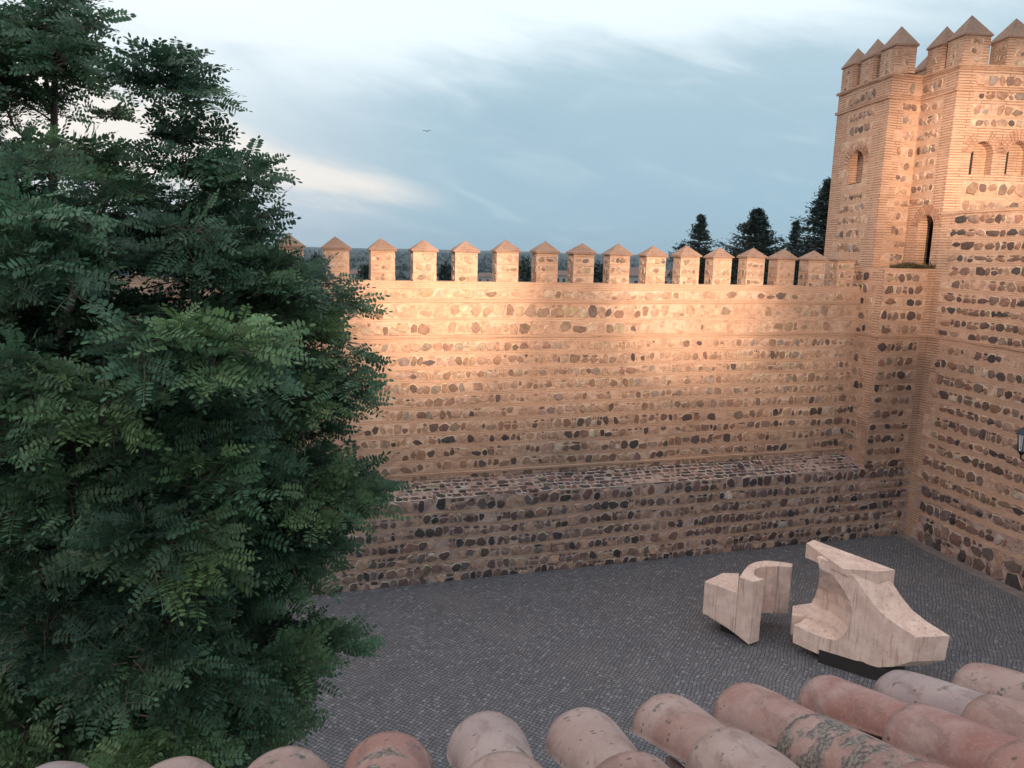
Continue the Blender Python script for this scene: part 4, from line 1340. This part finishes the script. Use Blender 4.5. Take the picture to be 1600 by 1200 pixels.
        for k in range(nf):
            t = (k + 0.5) / nf
            p = st_ + out * tl * t - UZ * 0.10 * t * t
            sg = 1 if k % 2 else -1
            dv = side * sg * random.uniform(0.6, 1.1) + out * random.uniform(0.4, 0.9) + upv * random.uniform(-0.25, 0.35)
            if k == nf - 1: dv = out
            bases.append(p); dirs.append(dv); ups.append(upv * 0.65 + np.array([0.12, -0.6, 0]) + RNG.normal(0, 0.3, 3)); lens.append(random.uniform(0.2, 0.34))
            tns.append((min(1, max(0, tint0 + random.uniform(-0.2, 0.2))), min(1, pale * random.uniform(0.4, 1.2)), 0))
    B, D, U_, LN, TN = map(np.array, (bases, dirs, ups, lens, tns))
    hexes, rach, tt = fronds(B, D, LN, U_, tint=TN)
    crown = mesh_np('crown', hexes, 6, LEAF, tt, root)
    STEM = mat_leaf('leaf_stem', (0.06, 0.08, 0.05), (0.10, 0.12, 0.06), (0.14, 0.15, 0.08), 0.1)
    rt = np.tile(np.array([[0.5, 0.3, 0]]), (rach.shape[0], 1))
    mesh_np('leaf_stalk', rach, 4, STEM, rt, root)
    twigs.build('twig', BARK, root)
    # trunk and limbs
    tr = MB()
    base = np.array([-5.2, 8.2, 0.0])
    tr.tube([base + (0, 0, -0.1), base + (0.05, 0, 1.5), base + (0.15, 0, 3.2), base + (0.1, 0.1, 5.0), base + (0.25, 0.0, 7.0), base + (0.2, 0, 9.0), base + (0.35, 0.1, 11.2), base + (0.5, 0.1, 12.6)],
            [0.26, 0.20, 0.16, 0.13, 0.09, 0.055, 0.03, 0.015], 12)
    print('twigs', len(cen), 'clumps', len(clumps))
    idx = RNG.choice(len(cen), 130, replace=False)
    for i in idx:
        c = cen[i]
        h0 = max(1.2, min(11.5, c[2] - random.uniform(0.3, 1.4)))
        t = h0 / 12.6
        s_ = base + np.array([0.35 * t, 0.05, h0])
        m1 = s_ * 0.6 + c * 0.4 + RNG.normal(0, 0.12, 3) + UZ * 0.1
        m2 = s_ * 0.25 + c * 0.75 + RNG.normal(0, 0.10, 3) + UZ * 0.1
        r = random.uniform(0.009, 0.024)
        tr.tube([s_, m1, m2, c], [r, r * 0.7, r * 0.45, 0.008], 6)
    for pts_, rr_ in ((((118, 450, 6.3), (117, 405, 6.25), (112, 372, 6.2), (96, 335, 6.2), (84, 300, 6.3)), (.028, .022, .017, .012, .006)),
                      (((116, 398, 6.25), (130, 372, 6.2), (148, 345, 6.2), (156, 318, 6.3)), (.016, .012, .009, .005)),
                      (((165, 590, 6.0), (172, 640, 5.9), (178, 690, 5.95), (180, 730, 6.1)), (.010, .009, .007, .004)),
                      (((305, 560, 6.6), (312, 530, 6.5), (330, 512, 6.5)), (.014, .010, .006))):
        tr.tube([at_y(*q) for q in pts_], rr_, 6)
    low = at_y(118, 450, 6.3)
    tr.tube([base + (0.12, 0, 8.2), base * 0.5 + low * 0.5 + (0, 0, 3.9), low], [.05, .04, .028], 7)
    tr.build('trunk', BARK, root)


build_big_tree()


# ------------------------------------------------------------------ conifers and other trees beyond the wall
CONIF = mat_leaf('conifer_needles', (0.012, 0.028, 0.030), (0.030, 0.055, 0.045), (0.06, 0.08, 0.05), 0.08)
DARKBARK, _w = new_mat('dark_bark')
_tc = _w.n('ShaderNodeTexCoord')
_nz = _w.noise(_tc.outputs['Object'], 4, 4, 0.6)
finish(_w, _w.mix(_nz, (0.03, 0.024, 0.02), (0.08, 0.06, 0.05)), 0.9)


def far_tree(name, x, y, dist, ground_z, prof, label, cat='tree', group=None, nb=260, q=0.28, tilt=0.15, seed=1, lean=0.0, per=30, t0=0.12):
    """x,y: where the top stands in the photo; prof(t) radius at height fraction t"""
    d = ray(x, y); top = CAM + d * dist
    base = np.array([top[0], top[1], ground_z]); ht = top[2] - ground_z
    root = empty(name, base, label, cat, group)
    rg = np.random.default_rng(seed)
    tb = MB(); tb.tube([base, base + (lean * .5, 0, ht * 0.5), base + (lean, 0, ht * 0.97)], [ht * 0.02, ht * 0.012, 0.03], 8)
    V, Tn = [], []
    for i in range(nb):
        t = 1 - (1 - t0) * rg.uniform(0, 1) ** 1.15
        a = rg.uniform(0, 2 * math.pi)
        R = prof(t, a)
        o_ = base + np.array([lean * t, 0, ht * t])
        dr = np.array([math.cos(a), math.sin(a), rg.uniform(-0.05, tilt + 0.25)])
        tip = o_ + dr * R * rg.uniform(0.65, 1.08)
        tb.tube([o_, o_ * .4 + tip * .6, tip], [0.04, 0.025, 0.01], 4, cap=False)
        m = per
        s = rg.uniform(0.35, 1.0, m)[:, None]
        c = o_ + (tip - o_) * s + rg.normal(0, q * 0.85, (m, 3)) * [1, 1, 0.6]
        dd = norm(dr + rg.normal(0, 0.6, (m, 3)))
        ss = norm(np.cross(dd, rg.normal(0, 1, (m, 3)) + [0, 0, 1.0]))
        l_ = rg.uniform(0.5, 1.0, m)[:, None] * q; w_ = l_ * 0.32
        V.append(np.stack([c - dd * l_, c + ss * w_, c + dd * l_, c - ss * w_], 1))
        tn = np.zeros((m, 3)); tn[:, 0] = np.clip(rg.normal(0.5, 0.25, m), 0, 1); tn[:, 1] = rg.uniform(0, 0.2, m)
        Tn.append(tn)
    mesh_np('crown', np.concatenate(V), 4, CONIF, np.concatenate(Tn), root)
    tb.build('trunk', DARKBARK, root)
    return root


def cone_top(slope, mx, wob=0.25, k=3, f=9.0, ht=22.0):
    return lambda t, a: min(mx, (0.08 + slope * (1 - t) * ht)) * (1 - wob + wob * 1.6 * abs(math.sin(k * a + f * t * 3)))


far_tree('conifer_tree', 1096, 338, 62, -9, cone_top(0.42, 2.0, 0.40), 'slender dark conifer rising behind the merlons, leftmost of the three tall ones', nb=420, q=0.15, seed=3, t0=0.55)
far_tree('conifer_tree', 1066, 383, 60, -9, cone_top(1.2, 1.0, 0.4), 'small spiky tree top peeping between merlons left of the slender conifer', nb=90, q=0.2, seed=4, t0=0.6)
far_tree('conifer_tree', 1184, 330, 58, -9, cone_top(0.72, 2.6, 0.32, 4, 14), 'broad bushy dark conifer behind the merlons, the middle one of the three', nb=700, q=0.18, seed=5, t0=0.55)
far_tree('cedar_tree', 1298, 284, 55, -9, cone_top(0.62, 4.2, 0.50, 2, 22), 'tall layered dark cedar half hidden behind the tower', nb=700, q=0.2, tilt=-0.05, seed=6, t0=0.5)
far_tree('cypress_tree', 1244, 348, 52, -9, cone_top(0.16, 0.8, 0.2), 'thin pointed cypress tip just left of the tower cedar', nb=220, q=0.13, seed=7, t0=0.6)

gapx = [(820, 403, 90), (573, 416, 160), (497, 400, 140), (1099, 392, 70), (1148, 398, 80), (1246, 398, 60), (698, 414, 200), (935, 418, 210)]
for i, (x, y, dd_) in enumerate(gapx):
    names = ['dark tree filling the gap right of the fifth merlon', 'dark tree low in the gap left of the second merlon', 'dark tree left of the first merlon beside the big leaves',
             'dark treetop in the narrow gap under the slender conifer', 'dark treetop in the narrow gap under the broad conifer', 'dark treetop in the last narrow gap before the tower',
             'distant tree in the gap right of the third merlon', 'distant tree in the gap right of the seventh merlon']
    far_tree('distant_tree', x, y, dd_, -20 if dd_ > 100 else -14, lambda t, a, R=dd_ / 1180 * 16: R * 0.8 * max(0.06, min(1, (1.02 - t) * 3)) ** .7 * (0.7 + 0.4 * abs(math.sin(3 * a + 11 * t))), names[i], group='dark trees beyond the wall', nb=110, q=dd_ * 0.005, seed=20 + i)


def far_wood():
    rg = np.random.default_rng(77)
    V, Tn = [], []
    for i in range(3600):
        dist = rg.uniform(0, 1) ** 1.6 * 2600 + 260
        az = math.radians(rg.uniform(-34, 26))
        if noise.noise(Vector((dist / 260, az * 9, 1.5))) < -0.3: continue
        x, y = dist * math.sin(az), dist * math.cos(az)
        q = np.array([x, y, 0]) - C0; uu, ww = q @ E1, q @ E2
        z = -22 + 5 * noise.noise(Vector((uu / 180, ww / 180, 0)))
        far = max(0, min(1, (ww - 900) / 3500))
        z += far * (21 + (noise.noise(Vector((uu / 1500, ww / 1300, 3))) * 26 + noise.noise(Vector((uu / 420, ww / 420, 5))) * 7) * 0.55) + (max(0, -uu / 3000) * 7 * far)
        hh = rg.uniform(4, 9); R_ = hh * rg.uniform(0.35, 0.8)
        m = 34
        d = norm(rg.normal(0, 1, (m, 3)))
        c = np.array([x, y, z + hh * 0.55]) + d * [R_, R_, hh * 0.5] * rg.uniform(0.5, 1, (m, 1))
        a = norm(rg.normal(0, 1, (m, 3))); b = norm(np.cross(a, rg.normal(0, 1, (m, 3))))
        l_ = rg.uniform(0.6, 1.5, (m, 1)) * hh * 0.13
        V.append(np.stack([c - a * l_, c + b * l_, c + a * l_, c - b * l_], 1))
        t = np.zeros((m, 3)); t[:, 0] = np.clip(rg.normal(rg.uniform(0.2, 0.7), 0.2, m), 0, 1); Tn.append(t)
    o = mesh_np('far_wood', np.concatenate(V), 4, CONIF, np.concatenate(Tn))
    tag(o, 'far off dark woodland and scrub seen between the merlons', 'woodland', kind='stuff')


far_wood()


def far_houses():
    mw, w = new_mat('far_plaster'); tc = w.n('ShaderNodeTexCoord')
    nz = w.noise(tc.outputs['Object'], 0.6, 3, 0.6); finish(w, w.mix(nz, (0.35, 0.33, 0.31), (0.5, 0.47, 0.43)), 0.9)
    mr, w = new_mat('far_roof'); tc = w.n('ShaderNodeTexCoord')
    nz = w.noise(tc.outputs['Object'], 0.8, 3, 0.6); finish(w, w.mix(nz, (0.16, 0.10, 0.085), (0.22, 0.15, 0.13)), 0.9)
    md, w = new_mat('far_window'); finish(w, (0.03, 0.04, 0.05), 0.3)
    spec = [(563, 428, 330, 10, 5, 'white far house low in the gap left of the second merlon'), (576, 432, 300, 7, 4, 'small white far building at the foot of the second merlon'),
            (762, 432, 420, 14, 6, 'pale distant building between the fourth and fifth merlons'), (934, 424, 260, 13, 8, 'greyish distant house between the seventh and eighth merlons'),
            (992, 430, 200, 9, 8, 'brown roofed distant house right of the eighth merlon'), (1046, 432, 230, 7, 7, 'grey distant house right of the ninth merlon'),
            (695, 436, 450, 14, 5, 'low distant building between the third and fourth merlons'), (880, 430, 330, 8, 5, 'distant building between the sixth and seventh merlons')]
    for (x, y, D_, wd, ht, lab) in spec:
        top = CAM + ray(x, y) * D_
        gz = -21
        base = np.array([top[0], top[1], gz]); zt = top[2]
        root = empty('distant_house', base, lab, 'house', 'far houses beyond the wall')
        a_ = random.uniform(-0.5, 0.5)
        u = np.array([math.cos(a_), math.sin(a_), 0]); v = np.array([-u[1], u[0], 0])
        mb = MB(); mb.box(base + UZ * (zt - gz) / 2, u * wd / 2, v * 4.5, UZ * (zt - gz) / 2); mb.build('wall', mw, root)
        mb = MB()
        e_ = [base + sx * (wd / 2 + .4) * u + sy * 4.9 * v + (zt - gz) * UZ for sx, sy in ((-1, -1), (1, -1), (1, 1), (-1, 1))]
        r_ = [base + sx * wd * 0.3 * u + (zt - gz + 2.0) * UZ for sx in (-1, 1)]
        mb.mesh(e_ + r_, [(0, 1, 5, 4), (1, 2, 5), (2, 3, 4, 5), (3, 0, 4), (3, 2, 1, 0)]); mb.build('roof', mr, root)
        for k in range(3):
            mb = MB(); mb.box(base + u * (wd * (-0.3 + 0.3 * k)) - v * 4.52 + UZ * (zt - gz - 2.0), u * 0.5, v * 0.05, UZ * 0.7); mb.build('window', md, root)


far_houses()

# ------------------------------------------------------------------ haze
hb = MB()
hb.box((0, 3400, 20), (7200, 0, 0), (0, 4600, 0), (0, 0, 115))
hm = bpy.data.materials.new('air_haze'); hm.use_nodes = True
hm.node_tree.nodes.clear()
hw = NT(hm.node_tree)
pv = hw.n('ShaderNodeVolumePrincipled', ins={'Density': 0.00008, 'Anisotropy': 0.0})
pv.inputs['Color'].default_value = (0.70, 0.88, 1.0, 1)
hw.n('ShaderNodeOutputMaterial', ins={1: pv.outputs[0]})
ho = hb.build('haze', hm)
tag(ho, 'thin bluish evening haze over the far land', 'haze', kind='stuff')


# ------------------------------------------------------------------ small things
def weeds():
    """dry weeds on the buttress ledge and moss patches"""
    rg = np.random.default_rng(5)
    m = mat_leaf('dry_weed', (0.06, 0.035, 0.022), (0.12, 0.075, 0.04), (0.10, 0.11, 0.05), 0.2)
    V, T = [], []
    n = 2600
    for i in range(n):
        u = rg.uniform(-1.42, -0.02); w_ = rg.uniform(0.02, 0.5)
        p = L(u, w_, 9.24)
        h = rg.uniform(0.05, 0.2) * (1.5 if rg.random() < 0.08 else 1) * (0.65 + 0.5 * math.sin(u * 3.0 + 1) ** 2)
        d = norm(np.array([rg.normal(0, 0.55), rg.normal(0, 0.55), 1.0]))
        s = norm(np.cross(d, rg.normal(0, 1, 3))) * rg.uniform(0.006, 0.018)
        V.append([p - s, p + s, p + d * h + s * 0.6, p + d * h * 1.1 - s * .6]); T.append((rg.random(), rg.uniform(0, 0.5), 0))
    o = mesh_np('weeds', np.array(V), 4, m, np.array(T))
    tag(o, 'dry brown weeds growing on the buttress ledge below the arched tower door', 'weeds', kind='stuff')


weeds()


def bird():
    m, w = new_mat('bird_feathers'); tc = w.n('ShaderNodeTexCoord')
    finish(w, w.mix(w.noise(tc.outputs['Object'], 8, 3, 0.6), (0.30, 0.34, 0.38), (0.38, 0.42, 0.46)), 0.9)
    c = at_y(667, 205, 78)
    mb = MB()
    b = lambda x, y, z: c + np.array([x, y, z])
    mb.tube([b(0, -.22, 0), b(0, -.12, .01), b(0, .05, .01), b(0, .22, 0), b(0, .34, 0)], [0.02, 0.055, 0.06, 0.03, 0.01], 8)
    for s in (-1, 1):
        vs = [b(s * .04, -.10, .02), b(s * .25, -.14, .08), b(s * .48, -.02, .05), b(s * .27, .03, .07), b(s * .04, .08, .02)]
        mb.mesh(vs + [v - UZ * 0.012 for v in vs], [(0, 1, 2, 3, 4), (9, 8, 7, 6, 5)] + [(i, 5 + i, 5 + (i + 1) % 5, (i + 1) % 5) for i in range(5)])
    mb.mesh([b(-.05, -.22 + .5, 0), b(.05, .28, 0), b(.08, .42, 0), b(-.08, .42, 0), b(0, .3, .015)], [(0, 1, 2, 3), (0, 4, 1), (1, 4, 2), (2, 4, 3), (3, 4, 0)])
    o = mb.build('bird', m, None, recalc=True)
    tag(o, 'tiny grey bird gliding high in the pale sky', 'bird')


bird()
